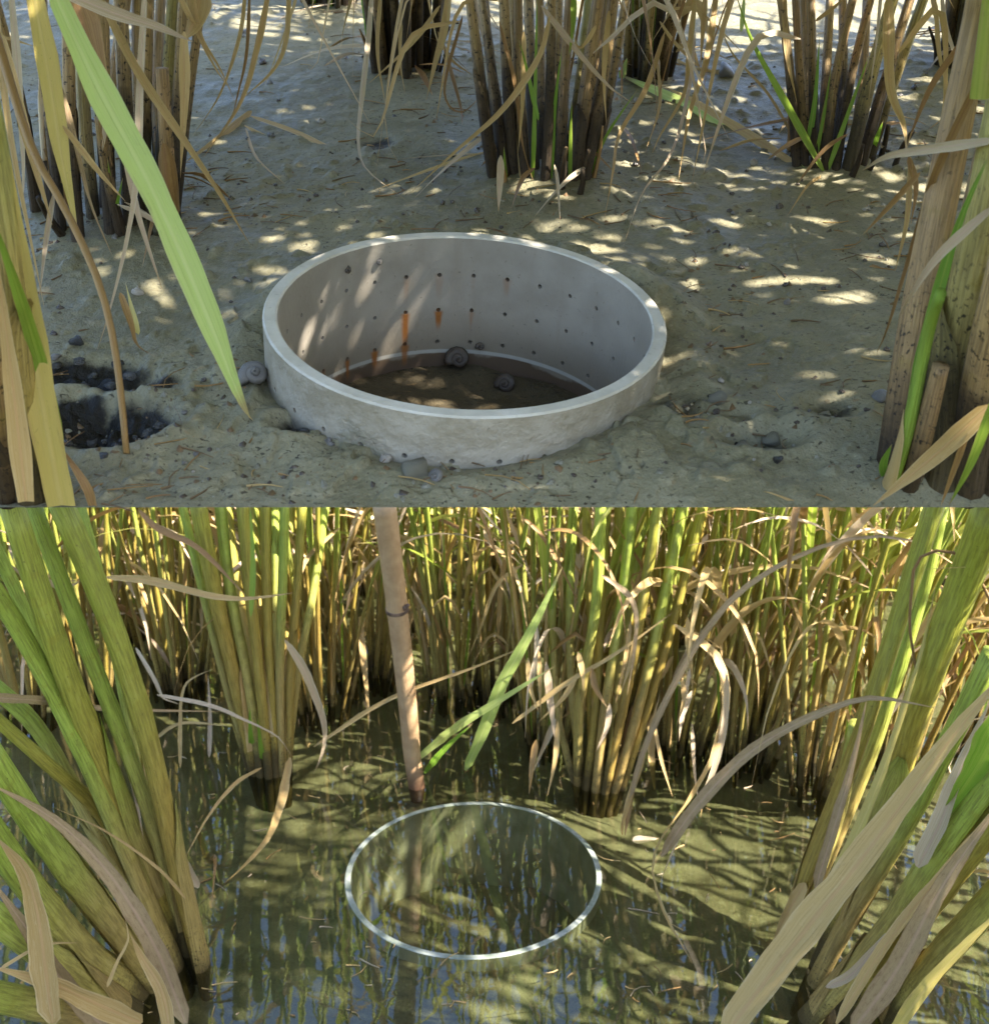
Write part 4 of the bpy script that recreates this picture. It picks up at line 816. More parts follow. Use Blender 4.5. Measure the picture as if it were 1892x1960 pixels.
c = Clump(LOW, Lg(1150, 1505), 'rice clump with fanned straw-coloured stalks in water right behind the sunken pipe', group='rice clumps in the flooded paddy')
for pts, w, m in (
    ([(1105, 1500, 'g'), (1110, 1340), (1140, 1160), (1150, 950, 1.05)], (20, 30), 'stem_yellow'), ([(1122, 1508, 'g'), (1140, 1340), (1150, 1160), (1160, 950, 1.08)], (22, 26), 'stem_green'), ([(1140, 1512, 'g'), (1160, 1340), (1190, 1160), (1212, 950, 1.06)], (24, 32), 'stem_yellow'),
    ([(1158, 1514, 'g'), (1195, 1340), (1225, 1180), (1262, 950, 1.05)], (24, 28), 'stem_green'), ([(1176, 1512, 'g'), (1220, 1360), (1262, 1180), (1310, 950, 1.06)], (24, 30), 'stem_yellow'), ([(1190, 1508, 'g'), (1240, 1350), (1290, 1180), (1350, 950, 1.08)], (20, 26), 'stem_green'),
    ([(1115, 1490, 'g'), (1095, 1340), (1090, 1160), (1098, 950, 1.15)], (18, 24), 'stem_yellow'), ([(1132, 1488, 'g'), (1130, 1300), (1130, 1160), (1120, 950, 1.18)], (20, 24), 'stem_green'), ([(1165, 1488, 'g'), (1185, 1300), (1215, 1100), (1235, 950, 1.18)], (20, 24), 'stem_yellow'),
    ([(1182, 1490, 'g'), (1232, 1330), (1280, 1150), (1330, 1000, 1.15)], (18, 20), 'stem_yellow'), ([(1098, 1495, 'g'), (1070, 1380), (1058, 1220), (1060, 1100, 1.15)], (16, 18), 'stem_yellow'), ([(1150, 1480, 'g'), (1165, 1320), (1180, 1160), (1185, 950, 1.2)], (22, 26), 'stem_green')):
    c.tstalk(pts, w, m, n=20, sides=9, flat=0.75, knobs=((0.35, 0.1), (0.7, 0.08)))
R = random.Random(5)
for i in range(26):
    x = R.uniform(1010, 1330); y = R.uniform(1150, 1420); dx = R.uniform(-50, 90); dy = R.uniform(60, 170)
    c.tleaf([(x, y, R.uniform(1.0, 1.2)), (x-dx*.3, y+dy*.5), (x-dx*.7+R.uniform(-20, 20), y+dy)], R.uniform(8, 16), R.choice(['leaf_straw', 'leaf_pale', 'leaf_straw', 'leaf_brown']), tw=(R.uniform(-.5, .5), R.uniform(-1.5, 1.5)), n=10)
for pts, w, m, tw in (
    ([(1040, 1015, 1.05), (1095, 1018), (1145, 1060), (1185, 1140), (1200, 1250, 1.0)], 10, 'leaf_brown', (.4, .8)), ([(1000, 990, 1.1), (1040, 1030), (1090, 1120), (1110, 1165, 1.1)], 9, 'leaf_brown', (.2, .6)),
    ([(1000, 1080, 1.15), (950, 1120), (920, 1200), (895, 1260, 1.2)], 8, 'leaf_straw', (0, .4)), ([(1150, 1100, 1.0), (1210, 1150), (1215, 1230), (1200, 1330, 1.0)], 12, 'leaf_grey', (.2, .7))):
    c.tleaf(pts, w, m, tw=tw)

c = Clump(LOW, Lg(1640, 1960), 'big rice clump of broad grey and ochre stalks leaning right in the right foreground', group='rice clumps in the flooded paddy')
for pts, w, m in (
    ([(1500, 1800, 'g'), (1540, 1680), (1600, 1530), (1650, 1400), (1720, 1180), (1790, 960, .80)], (40, 60), 'stem_green'), ([(1560, 1880, 'g'), (1640, 1730), (1720, 1600), (1800, 1450), (1900, 1250, .72)], (44, 54), 'stem_yellow'),
    ([(1570, 1850, 'g'), (1690, 1560), (1760, 1330), (1850, 1100), (1900, 960, .72)], (50, 90), 'stem_green'), ([(1545, 1950, 'g'), (1680, 1800), (1780, 1650), (1930, 1450, .68)], (54, 60), 'stem_yellow'),
    ([(1620, 1940, 'g'), (1730, 1790), (1830, 1660), (1940, 1520, .68)], (64, 70), 'stem_green'), ([(1520, 1780, 'g'), (1590, 1600), (1620, 1480), (1640, 1390, .86)], (30, 46), 'stem_yellow'),
    ([(1700, 1950, 'g'), (1790, 1840), (1930, 1690, .7)], (60, 70), 'stem_yellow'), ([(1530, 1760, 'g'), (1650, 1480), (1710, 1300), (1770, 1100), (1800, 960, .85)], (40, 48), 'stem_yellow')):
    c.tstalk(pts, w, m, n=22, sides=12, flat=rng.uniform(.5, .75), knobs=((0.3, 0.10), (0.66, 0.10)))
for pts, w, m, tw in (
    ([(1380, 1990, .76), (1500, 1830), (1620, 1680), (1740, 1520), (1830, 1400), (1960, 1250, .62)], 72, 'leaf_straw', (.3, .5)), ([(1630, 1975, .74), (1720, 1850), (1800, 1700), (1920, 1530, .62)], 50, 'leaf_grey', (.1, .2)),
    ([(1930, 1360, .66), (1870, 1470), (1800, 1570, .72)], 70, 'leaf_green', (.2, .4)), ([(1755, 1660, .72), (1800, 1570), (1835, 1480), (1900, 1330, .7)], 40, 'leaf_pale', (.4, .9)),
    ([(1265, 1640, .95), (1320, 1560), (1400, 1470), (1480, 1410), (1570, 1365), (1680, 1335), (1790, 1355, .75)], 28, 'leaf_grey', (.3, .4)), ([(1560, 1700, .84), (1600, 1570), (1635, 1450), (1660, 1330, .8)], 24, 'leaf_grey', (.3, .8)),
    ([(1580, 1890, .78), (1630, 1865), (1690, 1800), (1780, 1720, .76)], 18, 'leaf_pale', (.1, .8)), ([(1540, 1690, .88), (1500, 1760), (1480, 1800, .9)], 26, 'leaf_straw', (0, .8)), ([(1520, 1840, .8), (1600, 1680), (1680, 1500), (1760, 1260), (1790, 1120, .78)], 26, 'leaf_yellow', (.3, .9)), ([(1600, 1960, .74), (1700, 1800), (1830, 1640), (1960, 1480, .64)], 26, 'leaf_straw', (.4, .8)), ([(1700, 1990, .72), (1790, 1870), (1960, 1700, .62)], 30, 'leaf_yellow', (.3, .8))):
    c.tleaf(pts, w, m, tw=tw, start=.75, fold=.35)

# leaves and straws of the lower view that stand or hang alone
loose(LOW, [(890, 1475, 'g'), (925, 1400), (960, 1310), (1005, 1230), (1040, 1160), (1076, 1085, .92)], 26, 'leaf_lime', 'bright green leaf rising out of water just behind the sunken pipe', tw=(.2, .3), taper=.7)
loose(LOW, [(796, 1455, 'g'), (870, 1395), (950, 1345), (1062, 1275, .95)], 18, 'leaf_lime', 'second green leaf crossing the bright one above the water', tw=(.2, .5), taper=.7)
loose(LOW, [(812, 1480, 'g'), (850, 1435), (905, 1385, 1.0)], 14, 'leaf_green', 'short green leaf touching water beside the pole foot', tw=(.2, .5))
loose(LOW, [(600, 1430, 1.15), (740, 1340), (900, 1280), (1010, 1235, 1.05)], 9, 'leaf_straw', 'long thin ochre straw running across behind the pole', name='dry_straw', cat='straw')
loose(LOW, [(980, 1385, 1.05), (1080, 1310), (1180, 1250), (1290, 1170, 1.0)], 10, 'leaf_straw', 'long tan straw crossing low over the clump behind the sunken pipe', name='dry_straw', cat='straw')
loose(LOW, [(1195, 1600, 'g'), (1215, 1490), (1265, 1360), (1350, 1210), (1450, 1105), (1560, 1050), (1690, 1030), (1800, 1050), (1900, 1130, .78)], 15, 'leaf_grey', 'long grey-brown leaf arching high over the right half of the paddy', tw=(.3, .9), taper=.6)
loose(LOW, [(1290, 1195, 1.0), (1345, 1215), (1385, 1300), (1380, 1400), (1345, 1480), (1290, 1570), (1245, 1650), (1262, 1730), (1310, 1800), (1325, 1845, 'g')], 22, 'leaf_straw', 'twisted tan leaf trailing down into water right of the sunken pipe', tw=(.2, 2.2), taper=.3)
loose(LOW, [(1390, 1290, .95), (1385, 1390), (1355, 1500), (1300, 1600), (1262, 1690, 'g')], 14, 'leaf_pale', 'slim pale leaf bending beside the twisted tan one', tw=(.2, .8))
loose(LOW, [(1190, 1600, 'g'), (1196, 1560), (1230, 1450), (1262, 1330, 1.0)], 18, 'leaf_straw', 'dry ochre leaf hanging to the water at the right clump foot', tw=(1.2, .2))
loose(LOW, [(1210, 1608, 'g'), (1260, 1605, 'g')], 14, 'leaf_pale', 'short pale leaf tip floating right of the sunken pipe')
loose(LOW, [(1900, 1160, .75), (1860, 1090), (1770, 1045), (1740, 1180), (1760, 1320, .8)], 9, 'leaf_brown', 'thin dark stem looping in front of the right edge stalks', name='dry_straw', cat='straw', tube=True)
loose(LOW, [(690, 1180, 1.25), (694, 1250), (702, 1330), (706, 1400, 'g')], 13, 'leaf_straw', 'dry hanging leaf between the pole and the left clump', tw=(0, .8))

# the pole
P, ks = LOW.trace([(801, 1530, 1.135), (793, 1492, 1.135), (778, 1330), (757, 1140), (735, 965, .99)]); P = clip_pts(P, LOW)
root = bpy.data.objects.new('wooden_pole', None); col.objects.link(root); root.location = LOW.g(794, 1490)
tag(root, 'slim bamboo pole with one dark node standing in water behind the sunken pipe', 'pole')
mb = MB(); add_tube(mb, P, lambda t: (0.0084+0.0024*t)*SL, 20, 40, 0.95, 0.3, -0.02, 0, True, ((0.66, 0.10),))
link('shaft', mb.mesh('shaft', 'bamboo', root.location), root)
mb = MB(); q = resample(P, 200); i = 132
add_tube(mb, [q[i-1], q[i], q[i+1]], (0.0113*SL, 0.0113*SL), 20, 5, 0.95, 0.3); link('node_ring', mb.mesh('node_ring', 'bamboo_node', root.location), root)
mb = MB(); e = q[i+3]+Vector((0.0085, -0.0065, 0.0))*SL; add_tube(mb, [e-Vector((.003, 0, .001)), e, e+Vector((.0035, -.002, .004))], lambda t: 0.0040*(1-.6*t), 8, 5, .8); link('bud_scar', mb.mesh('bud_scar', 'bamboo_node', root.location), root)

# --- the crop behind: clumps one by one
FIELD_ST = (('stem_yellow', 5), ('stem_green', 4)); FIELD_LF = (('leaf_field', 5), ('leaf_straw', 5), ('leaf_pale', 2), ('leaf_green', 2))
near_rows = [(335, 1312, 'left of the upright green clump'), (612, 1345, 'left of the pole'), (700, 1290, 'just left of the pole'), (865, 1318, 'right of the pole, dark-footed'), (945, 1325, 'in shade right of the pole'), (1050, 1400, 'behind the bright green leaf'),
             (1300, 1420, 'right of the fanned clump'), (1420, 1450, 'among dry litter on the right'), (1560, 1485, 'beside the leaning right stalks'), (1700, 1440, 'behind the leaning right stalks'), (180, 1330, 'behind the left foreground stalks'), (60, 1360, 'at the left edge'),
             (470, 1285, 'far behind the upright green clump'), (1180, 1345, 'behind the fanned clump'), (1480, 1360, 'in the dry tangle on the right'), (1850, 1400, 'at the right edge')]
for k, (px, py, wh) in enumerate(near_rows):
    dry = px > 1000; c = Clump(LOW, Lg(px, py), 'second-row rice clump standing in water '+wh, group='second row of rice clumps')
    grow(c, 17, 0.030*SL, 0.34, 0.46*SL, 0.0036*SL, FIELD_ST, bias=(0.12 if dry else 0.0, -0.02), sheaths=0.75 if dry else 0.4, shoots=2, seed=100+k,
         leaves=(24 if dry else 10, (0.06*SL, 0.34*SL), (0.12*SL, 0.34*SL), (0.7, 1.4), (0.8, 3.4), 0.0085*SL), leafmats=(('leaf_straw', 6), ('leaf_pale', 3), ('leaf_field', 3), ('leaf_brown', 1)))

def field_mesh(seed, tall=1.0):
    """one whole clump as one mesh, for the rows where parts are too small to see"""
    R = random.Random(seed); mb = MB(); mats = ['stem_yellow', 'stem_green', 'leaf_field', 'leaf_straw', 'leaf_green', 'leaf_pale']
    for i in range(15):
        a = R.uniform(0, 6.283); q = 0.032*math.sqrt(R.random()); x, y = math.cos(a)*q, math.sin(a)*q; ln = R.uniform(0.05, 0.34); H = R.uniform(0.34, 0.5)*tall
        dx, dy = math.cos(a)*ln, math.sin(a)*ln
        add_tube(mb, [(x, y, -.01), (x+dx*H*.5, y+dy*H*.5, H*.5), (x+dx*H*1.05, y+dy*H*1.05, H)], (0.0036, 0.0022), 5, 6, .8, R.random(), 0, R.choice((0, 0, 1)))
        add_blade(mb, arc_leaf((x+dx*H*.9, y+dy*H*.9, H*.9), a+R.gauss(0, .5), R.uniform(.28, .46)*tall, R.uniform(1.0, 1.45), R.uniform(.5, 2.0)), 0.011*R.uniform(.7, 1.2), 8, (0, 0, 4), (R.uniform(-.6, .6), R.uniform(-1, 1)), .25, R.random(), R.choices((2, 4, 3), (6, 4, 1))[0]) if i % 3 == 0 else None
    for i in range(40):
        a = R.uniform(0, 6.283); h = R.uniform(.04, .38)*tall; q = R.uniform(.01, .07)
        add_blade(mb, arc_leaf((math.cos(a)*q, math.sin(a)*q, h), a+R.gauss(0, .8), R.uniform(.10, .34), R.uniform(.3, 1.4), R.uniform(1.2, 4.0)), 0.0066*R.uniform(.6, 1.3), 7, (0, 0, 4), (R.uniform(-1, 1), R.uniform(-2, 2)), .25, R.random(), R.choices((2, 4, 3, 5), (6, 3, 3, 3) if h > .14 else (1, 0, 4, 4))[0])
    for i in range(18):
        a = R.uniform(0, 6.283); h = R.uniform(.03, .30); q = R.uniform(.0, .05); d = R.uniform(0, 6.283); L = R.uniform(.06, .2); p = Vector((math.cos(a)*q, math.sin(a)*q, h))
        add_blade(mb, [p, p+Vector((math.cos(d)*L*.5, math.sin(d)*L*.5, R.uniform(-.02, .06))), p+Vector((math.cos(d)*L, math.sin(d)*L, R.uniform(-.12, .04)))], .0042*R.uniform(.6, 1.3), 5, (0, 0, 4), (R.uniform(-1, 1), R.uniform(-1, 1)), .2, R.random(), R.choice((3, 5, 5)))
    mb.v = [(x, y, max(z, .002)) if z < .002 and z > -.009 else (x, y, z) for x, y, z in mb.v]
    return mb.mesh('rice_clump', mats)
FM = [field_mesh(900+i) for i in range(6)]; FT = [field_mesh(950+i, 1.5) for i in range(4)]
R = random.Random(17); n_f = 0
for row in range(11):
    y = (1.36+row*0.155)*SL; wv = 0.4245*(y*0.95+0.23)+0.2; x = -wv+R.uniform(0, .1)
    while x < wv-.12:
        p = Vector((x+R.gauss(0, .03), y+R.gauss(0, .03), 0))
        ok = all((p-Lg(px, py)).length > 0.09*SL for px, py, _ in near_rows)
        if ok:
            fm = R.choice(FM if row < 7 else FM+FT)
            o = link('rice_clump', fm); o.location = p; o.rotation_euler = (R.gauss(0.0, .05), R.gauss(0.08 if x > 0 else 0, .06), R.uniform(0, 6.28)); s_ = SL*R.uniform(.85, 1.15); o.scale = (s_, s_, s_)
            zone = 'left of the pole' if x < -.12 else ('right of the pole' if x < .35 else 'behind the arching grey leaf'); dist_ = 'nearer' if row < 4 else 'far'
            tag(o, '%s yellow-green rice clump of the dense crop %s' % (dist_, zone), 'rice plant', '%s crop clumps %s' % (dist_, zone)); n_f += 1
        x += 0.165*SL
print('field clumps', n_f)
# the rest of the crop, which nobody could count: beyond the view, and beside it partly added for shade
mbs = MB(); bmv = []; R = random.Random(23)
far = [(R.uniform(-2.8, 2.8), R.uniform(3.7, 6.0), R.choice(FM+FT)) for i in range(150)]
def joined(name, items, label):
    V = []; Fc = []; MI = []; UVv = []; A = {'h': [], 'along': [], 'rnd': []}; off = 0
    for x, y, me in items:
        n = len(me.vertices); co = np.empty(n*3); me.vertices.foreach_get('co', co); co = co.reshape(-1, 3); a = R.uniform(0, 6.28); s = SL*R.uniform(.85, 1.15)
        rot = np.array([[math.cos(a), -math.sin(a), 0], [math.sin(a), math.cos(a), 0], [0, 0, 1]]); V.append(co @ rot.T * s + np.array([x, y, 0]))
        Fc += [tuple(v+off for v in p.vertices) for p in me.polygons]; mi = np.empty(len(me.polygons), dtype=np.int32); me.polygons.foreach_get('material_index', mi); MI.append(mi)
        u = np.empty(len(me.loops)*2, dtype=np.float32); me.uv_layers[0].data.foreach_get('uv', u); UVv.append(u)
        for k in A:
            z = np.empty(n, dtype=np.float32); me.attributes[k].data.foreach_get('value', z); A[k].append(z)
        off += n
    me = bpy.data.meshes.new(name); me.from_pydata(np.concatenate(V).tolist(), [], Fc)
    for k in A: me.attributes.new(k, 'FLOAT', 'POINT').data.foreach_set('value', np.concatenate(A[k]))
    me.uv_layers.new(name='UVMap').data.foreach_set('uv', np.concatenate(UVv)); me.polygons.foreach_set('material_index', np.concatenate(MI))
    for m in items[0][2].materials: me.materials.append(m)
    me.polygons.foreach_set('use_smooth', [True]*len(me.polygons)); tag(link(name, me), label, None, None, 'stuff')
joined('rice_field', far, 'far crop of rice behind the clumps')
def tall_mesh(seed):
    """a tall clump added unseen beside the picture for shade: bare stalks below, leaves at the top"""
    R = random.Random(seed); mb = MB(); mats = ['stem_yellow', 'stem_green', 'leaf_field', 'leaf_straw', 'leaf_green', 'leaf_pale']
    for i in range(11):
        a = R.uniform(0, 6.283); q = 0.03*math.sqrt(R.random()); x, y = math.cos(a)*q, math.sin(a)*q; ln = R.uniform(0.02, 0.16); H = R.uniform(0.6, 0.85); dx, dy = math.cos(a)*ln, math.sin(a)*ln
        add_tube(mb, [(x, y, -.01), (x+dx*H*.5, y+dy*H*.5, H*.5), (x+dx*H*1.05, y+dy*H*1.05, H)], (0.0050, 0.0026), 5, 6, .8, R.random(), 0, R.choice((0, 1)))
    for i in range(30):
        a = R.uniform(0, 6.283); h = R.uniform(.5, .86); q = R.uniform(.02, .1)
        add_blade(mb, arc_leaf((math.cos(a)*q, math.sin(a)*q, h), a+R.gauss(0, .5), R.uniform(.22, .44), R.uniform(.8, 1.45), R.uniform(.6, 2.4)), 0.012*R.uniform(.7, 1.2), 8, (0, 0, 4), (R.uniform(-.6, .6), R.uniform(-1, 1)), .25, R.random(), R.choices((2, 4, 3), (6, 4, 1))[0])
    return mb.mesh('tall_shade_clump', mats)
def edge_shade_canopy():  # unseen rice leaves added right of the view to shade the shelf
    R = random.Random(61); mb = MB()
    for (x, y) in ((.40, .10), (.44, .26), (.46, .40), (.50, .53), (.56, .66), (.62, .80), (.60, .30), (.66, .50), (.52, .0)):
        for i in range(8):
            a = R.uniform(0, 6.283); H = R.uniform(.7, .95); add_tube(mb, [(x+math.cos(a)*.02, y+math.sin(a)*.02, -.03), (x+math.cos(a)*.05, y+math.sin(a)*.05, H*.5), (x+math.cos(a)*.09, y+math.sin(a)*.09, H)], (.0055, .003), 5, 6, .8, R.random(), 0, R.choice((3, 4)))
        for i in range(95):
            a = R.uniform(0, 6.283); q = R.uniform(0, .12); P = arc_leaf((x+math.cos(a)*q, y+math.sin(a)*q, R.uniform(.62, 1.08)), a+R.gauss(0, .5), R.uniform(.2, .4), R.uniform(.4, 1.3), R.uniform(.4, 2.0))
            if any(in_view(p) or (abs((UP.I @ p).x) < half(max(Y0, (UP.I @ p).y)) and -.12 < (UP.I @ p).z < .1) for p in P): continue
            add_blade(mb, P, R.uniform(.009, .014), 8, (x, y, 5), (R.uniform(-.6, .6), R.uniform(-1, 1)), .25, R.random(), R.choices((0, 1, 2), (4, 3, 3))[0])
    tag(link('shade_rice_side', mb.mesh('shade_rice_side', ['leaf_field', 'leaf_green', 'leaf_straw', 'stem_yellow', 'stem_green'])), 'unseen tall rice added beside the drained mud for shade', None, None, 'stuff')
edge_shade_canopy()
TM = [tall_mesh(700+i) for i in range(4)]
side = []
side += [(0.78+0.2*i+R.gauss(0, .03)+.25*max(0, y_-.6), y_+R.gauss(0, .03), R.choice(TM)) for i in range(1) for y_ in (-.1, .2, .5)]  # tall clumps added out of view to keep sun off the shelf
side += [(.64, .58, FM[0]), (.70, .82, FM[1]), (.80, 1.0, FM[2]), (.84, .66, FM[3])]  # unseen clumps added to throw dappled shade on the pool
side += [(-R.uniform(1.2, 2.0), R.uniform(0.2, 1.5), R.choice(FM)) for _ in range(14)]
joined('rice_edge_and_shade', side, 'unseen rice on both sides of the pool, the right added for shade')

# ------------------------------------------------------------------ small things on the mud
def snail_mesh(name, mat, sides=9, n=34, turns=2.6, seed=0):
    """coiled shell: a tube that grows along a conical spiral; about 1 unit across"""
    mb = MB(); P = []; 
    for i in range(n):
        t = i/(n-1); a = turns*2*math.pi*t; rr = 0.02+0.30*t**1.6; P.append(Vector((rr*math.cos(a), rr*math.sin(a), 0.55*(1-t)**1.1)))
    c = P; vs = []
    for i, p in enumerate(c):
        tg = (c[min(i+1, n-1)]-c[max(i-1, 0)]).normalized(); a = Vector((0, 0, 1)); a = (a-tg*a.dot(tg)).normalized(); b = tg.cross(a); t = i/(n-1); R_ = 0.03+0.24*t**1.5
        vs += [p+a*(R_*1.05*math.cos(6.2832*k/sides))+b*(R_*math.sin(6.2832*k/sides)) for k in range(sides)]
    fs = [(i*sides+k, i*sides+(k+1) % sides, (i+1)*sides+(k+1) % sides, (i+1)*sides+k) for i in range(n-1) for k in range(sides)]
    fs += [tuple(range(sides))[::-1], tuple(range((n-1)*sides, n*sides))]
    mb.add(vs, fs); return mb.mesh(name, mat)
def stone_mesh(name, mat, seed, flat=.6):
    bm = bmesh.new(); bmesh.ops.create_icosphere(bm, subdivisions=2, radius=.5); R = random.Random(seed); ph = [R.uniform(0, 6) for _ in range(6)]
    for v in bm.verts:
        c_ = v.co.copy(); k = 1+.22*math.sin(c_.x*7+ph[0])*math.sin(c_.y*6+ph[1])+.16*math.sin(c_.z*9+ph[2]+c_.x*5)+R.uniform(-.05, .05); v.co = Vector((c_.x*k, c_.y*k*.85, c_.z*k*flat))
    me = bpy.data.meshes.new(name); bm.to_mesh(me); bm.free(); me.materials.append(MATS[mat]); me.polygons.foreach_set('use_smooth', [True]*len(me.polygons)); return me
SN = {k: snail_mesh('snail', 'snail_'+k) for k in ('dark', 'grey', 'pale')}; SNS = {k: snail_mesh('small_snail', 'snail_'+k, 6, 16, 2.2) for k in ('dark', 'grey', 'pale')}
ST = [stone_mesh('stone', m, i) for i, m in enumerate(('clod', 'clod', 'snail_grey', 'black_clod', 'black_clod'))]
def on_mud(me, px, py, wpx, name, label, cat, group=None, sink=.15, p=None, tilt=None):
    q = UP.g(px, py) if p is None else p; k = UP.gk(px, py)*DEP_UP; sz = wpx/F0*k; z = upper_z(q.x, q.y) if p is None else q.z
    o = link(name, me, M=UP.M @ Matrix.Translation((q.x, q.y, z+sz*(.22-sink))) @ Matrix.Rotation(rng.uniform(0, 6.28), 4, 'Z') @ Matrix.Rotation(rng.uniform(-.9, .9) if tilt is None else tilt, 4, 'X') @ Matrix.Scale(sz, 4))
    return tag(o, label, cat, group)
on_mud(SN['grey'], 492, 748, 60, 'snail', 'large grey coiled snail shell against the left side of the white pipe', 'snail', tilt=.7)
on_mud(SN['pale'], 738, 884, 30, 'snail', 'pale reddish snail shell at the front foot of the pipe', 'snail', tilt=.5)
on_mud(SN['grey'], 836, 922, 34, 'snail', 'grey snail beside the mud lump in front of the pipe', 'snail', tilt=.9)
on_mud(ST[0], 795, 915, 60, 'mud_lump', 'wet mud lump in front of the pipe at the lower edge', 'mud lump')
on_mud(SN['grey'], 632, 852, 24, 'snail', 'small dark snail in the wet hollow left front of the pipe', 'snail')
on_mud(ST[2], 1390, 140, 44, 'stone', 'grey stone on far mud between the two back clumps', 'stone')
on_mud(ST[2], 1682, 772, 40, 'snail_shell', 'whitish half-buried shell at the foot of the right edge stalks', 'shell')
on_mud(ST[0], 1420, 855, 46, 'mud_lump', 'mud lump at the small hollow right of the pipe', 'mud lump')
on_mud(ST[1], 1478, 830, 40, 'mud_lump', 'second mud lump on the far lip of the right hollow', 'mud lump')
on_mud(ST[3], 1485, 892, 22, 'stone', 'dark round pebble below the hollow right of the pipe', 'stone')
on_mud(ST[1], 1372, 780, 38, 'mud_lump', 'rounded mud lump just right of the pipe', 'mud lump')
on_mud(ST[3], 147, 655, 30, 'stone', 'black pebble on mud above the black hole at left', 'stone')
on_mud(SN['pale'], 262, 560, 26, 'snail', 'brownish white snail on mud left of the lime leaf', 'snail')
on_mud(ST[2], 108, 684, 22, 'pebble', 'tiny white pebble beside the left edge stalk', 'stone')
on_mud(SNS['pale'], 1440, 308, 20, 'snail', 'lone pink snail shell below the fallen green sheath', 'snail')
# snails inside the pipe
def in_pipe(ang, z, wpx, me, label, off=0.0):
    r = PR-PW-off; sz = wpx/F0*DEP_UP; M = Mp @ Matrix.Translation((r*math.sin(ang), r*math.cos(ang), z)) @ Matrix.Rotation(-ang, 4, 'Z') @ Matrix.Rotation(1.1, 4, 'X') @ Matrix.Scale(sz, 4)
    tag(link('snail', me, M=M), label, 'snail')
in_pipe(math.radians(-2), -.0600, 62, SN['dark'], 'big glossy dark snail at the waterline inside the perforated pipe', .003)
in_pipe(math.radians(20), -.0640, 54, SN['dark'], 'dark snail lying on mud inside the pipe toward its right', .014)
in_pipe(math.radians(6), -.0535, 22, SN['dark'], 'small dark snail clinging to the wall just above the big one', .0015)
in_pipe(math.radians(-46), -.0085, 20, SNS['dark'], 'small snail clinging near the rim inside left of the pipe', .001)
in_pipe(math.radians(-33), -.0085, 19, SNS['grey'], 'small grey snail near the rim inside the pipe', .001)
# many small snails and crumbs scattered over the mud
R = random.Random(71); n = 0
def free(px, py):
    return not (480 < px < 1310 and 430 < py < 905) and 30 < px < 1870 and py < 955
while n < 190:
    px, py = R.uniform(60, 1860), 40+900*R.random()**1.1
    if not free(px, py): continue
    k = R.choices(('dark', 'grey', 'pale'), (7, 2, 1.4))[0]; big = 8+11*R.random()**1.6
    if k == 'dark': lb, gp = 'tiny dark snail lying loose on the drained mud', 'tiny dark snails on the mud'
    elif k == 'grey': lb, gp = 'tiny grey snail lying loose on the drained mud', 'tiny grey snails on the mud'
    else: lb, gp = 'tiny pale snail lying loose on the drained mud', 'tiny pale snails on the mud'
    on_mud(SNS[k], px, py, big, 'small_snail', lb, 'snail', gp, sink=.2); n += 1
# crumbs and straw litter: nobody could count them
def litter(name, label, cnt, mats, seed, mk):
    R = random.Random(seed); mb = MB(); i = 0; pts = []
    while i < cnt:
        px, py = R.uniform(0, 1890), R.uniform(5, 965)
        if (480 < px < 1300 and 440 < py < 880): continue
        p = UP.g(px, py)
        if abs(p.x) > half(p.y)-.01: continue
        if float(fbm(np.array([p.x]), np.array([p.y]), 16, 2, 5)[0]) < R.uniform(-.25, .35): continue
        pts.append((p.x, p.y)); i += 1
    A = np.array(pts); Z = upper_height(A[:, 0], A[:, 1])[0]
    for (x, y), z in zip(pts, Z): mk(mb, R, Vector((x, y, float(z))))
    o = link(name, mb.mesh(name, mats), M=UP.M); tag(o, label, None, None, 'stuff')
def crumb(mb, R, p):
    s = .0006+.0016*R.random()**3; vs = [p+Vector((math.cos(a)*s*R.uniform(.6, 1.3), math.sin(a)*s*R.uniform(.5, 1.2), -.0004)) for a in (0, 1.3, 2.5, 3.8, 5.0)]
    mb.add(vs+[p+Vector((R.gauss(0, s*.3), R.gauss(0, s*.3), s*R.uniform(.4, .9)))], [(i, (i+1) % 5, 5) for i in range(5)], mi=R.choices((0, 1, 2), (3, 3, 5))[0])
def fibre(mb, R, p):
    a = R.uniform(-.7, .7)+(0 if R.random() < .7 else 1.5); L = R.uniform(.004, .018); d = Vector((math.cos(a), math.sin(a), 0)); e = Vector((-d.y, d.x, 0))
    add_tube(mb, [p+Vector((0, 0, .0003)), p+d*L*.5+e*R.gauss(0, L*.12)+Vector((0, 0, .0006)), p+d*L+Vector((0, 0, .0003))], (R.uniform(.0002, .0006), .0002), 4, 4, .6, R.random(), .3, R.choices((0, 1, 2), (4, 3, 1))[0])
litter('mud_crumbs', 'dark crumbs strewn over the drained mud', 2200, ['litter_brown', 'snail_dark', 'clod'], 81, crumb)
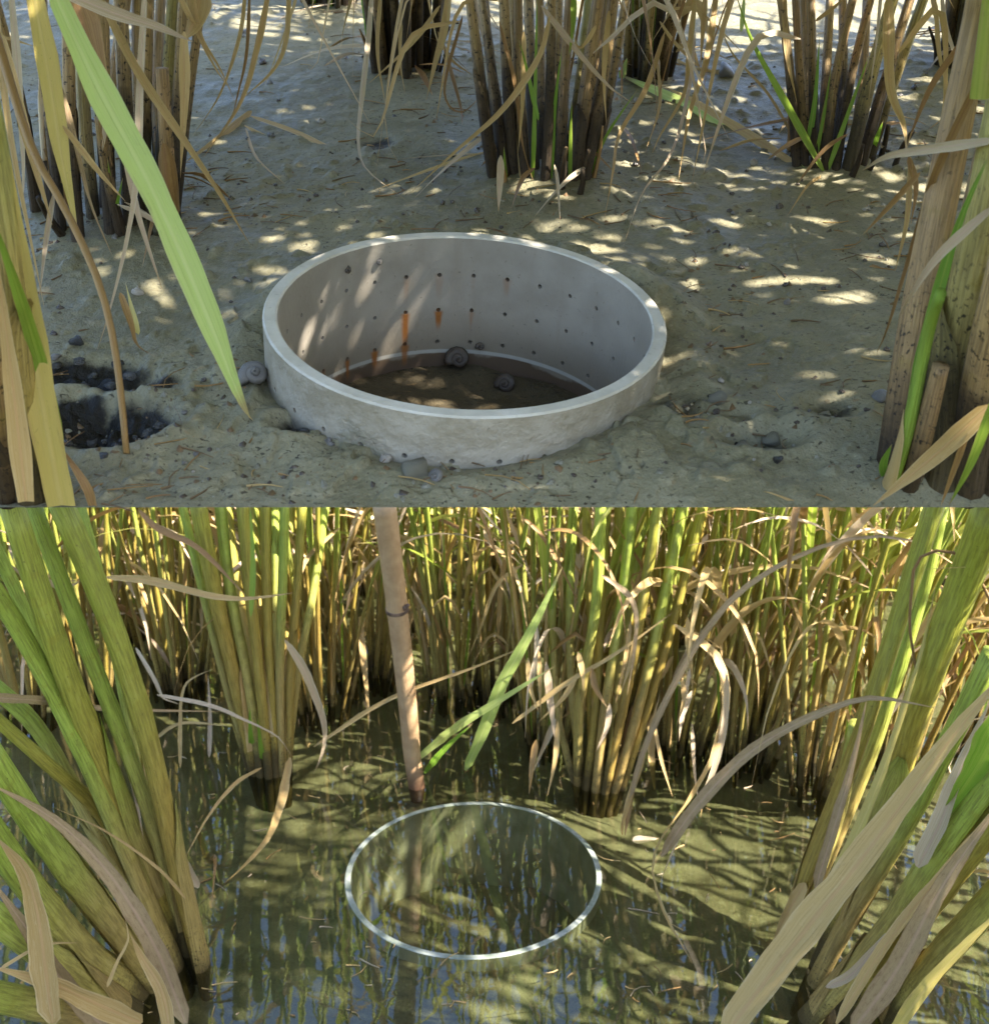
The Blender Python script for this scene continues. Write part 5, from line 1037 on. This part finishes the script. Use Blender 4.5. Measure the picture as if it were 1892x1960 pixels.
litter('straw_litter', 'fine straw fibres pressed into the drained mud', 520, ['litter_brown', 'leaf_brown', 'leaf_straw'], 83, fibre)

mb = MB(); R = random.Random(9)
for cx, cy, sx, sy, cnt in ((205, 815, 80, 38, 34), (165, 712, 90, 26, 26), (262, 735, 50, 20, 12), (580, 825, 18, 14, 6), (1455, 850, 40, 20, 9), (1330, 790, 30, 22, 8), (1590, 800, 36, 26, 8)):
    for i in range(cnt):
        px, py = R.gauss(cx, sx*.5), R.gauss(cy, sy*.5); p = UP.g(px, py); s_ = .0008+.0026*R.random()**1.6; z = upper_z(p.x, p.y); vs = []
        for a, b_ in [(0, 0)]+[(1, k) for k in range(6)]+[(2, k) for k in range(6)]:
            th = (0, .75, 1.5)[a]; ph = b_*1.047+R.uniform(-.3, .3); q = s_*R.uniform(.7, 1.25); vs.append((p.x+q*math.sin(th)*math.cos(ph), p.y+q*math.sin(th)*math.sin(ph), z-.0006+q*.6*math.cos(th)))
        mb.add(vs, [(0, 1+k, 1+(k+1) % 6) for k in range(6)]+[(1+k, 7+k, 7+(k+1) % 6, 1+(k+1) % 6) for k in range(6)], mi=0 if cx < 600 else R.choice((0, 1)))
tag(link('wet_clods', mb.mesh('wet_clods', ['black_clod', 'clod']), M=UP.M), 'wet clods in the hollows of the drained mud', None, None, 'stuff')

# straw bits and seeds afloat on the pool
mb = MB(); R = random.Random(31)
for i in range(260):
    px, py = R.uniform(200, 1750), R.uniform(1330, 1950); p = LOW.g(px, py)
    if math.hypot(p.x-LC.x, p.y-LC.y) < LR+.01 and R.random() < .8: continue
    a = R.uniform(0, 6.28); L = .004+.03*R.random()**3; d = Vector((math.cos(a), math.sin(a), 0)); e = Vector((-d.y, d.x, 0)); p.z = .0008
    add_tube(mb, [p, p+d*L*.5+e*R.gauss(0, L*.12), p+d*L], (R.uniform(.0005, .0013), .0004), 4, 4, .5, R.random(), .3, R.choice((0, 0, 1, 2)))
tag(link('floating_litter', mb.mesh('floating_litter', ['leaf_straw', 'leaf_brown', 'leaf_pale'])), 'bits of straw floating on the paddy water', None, None, 'stuff')
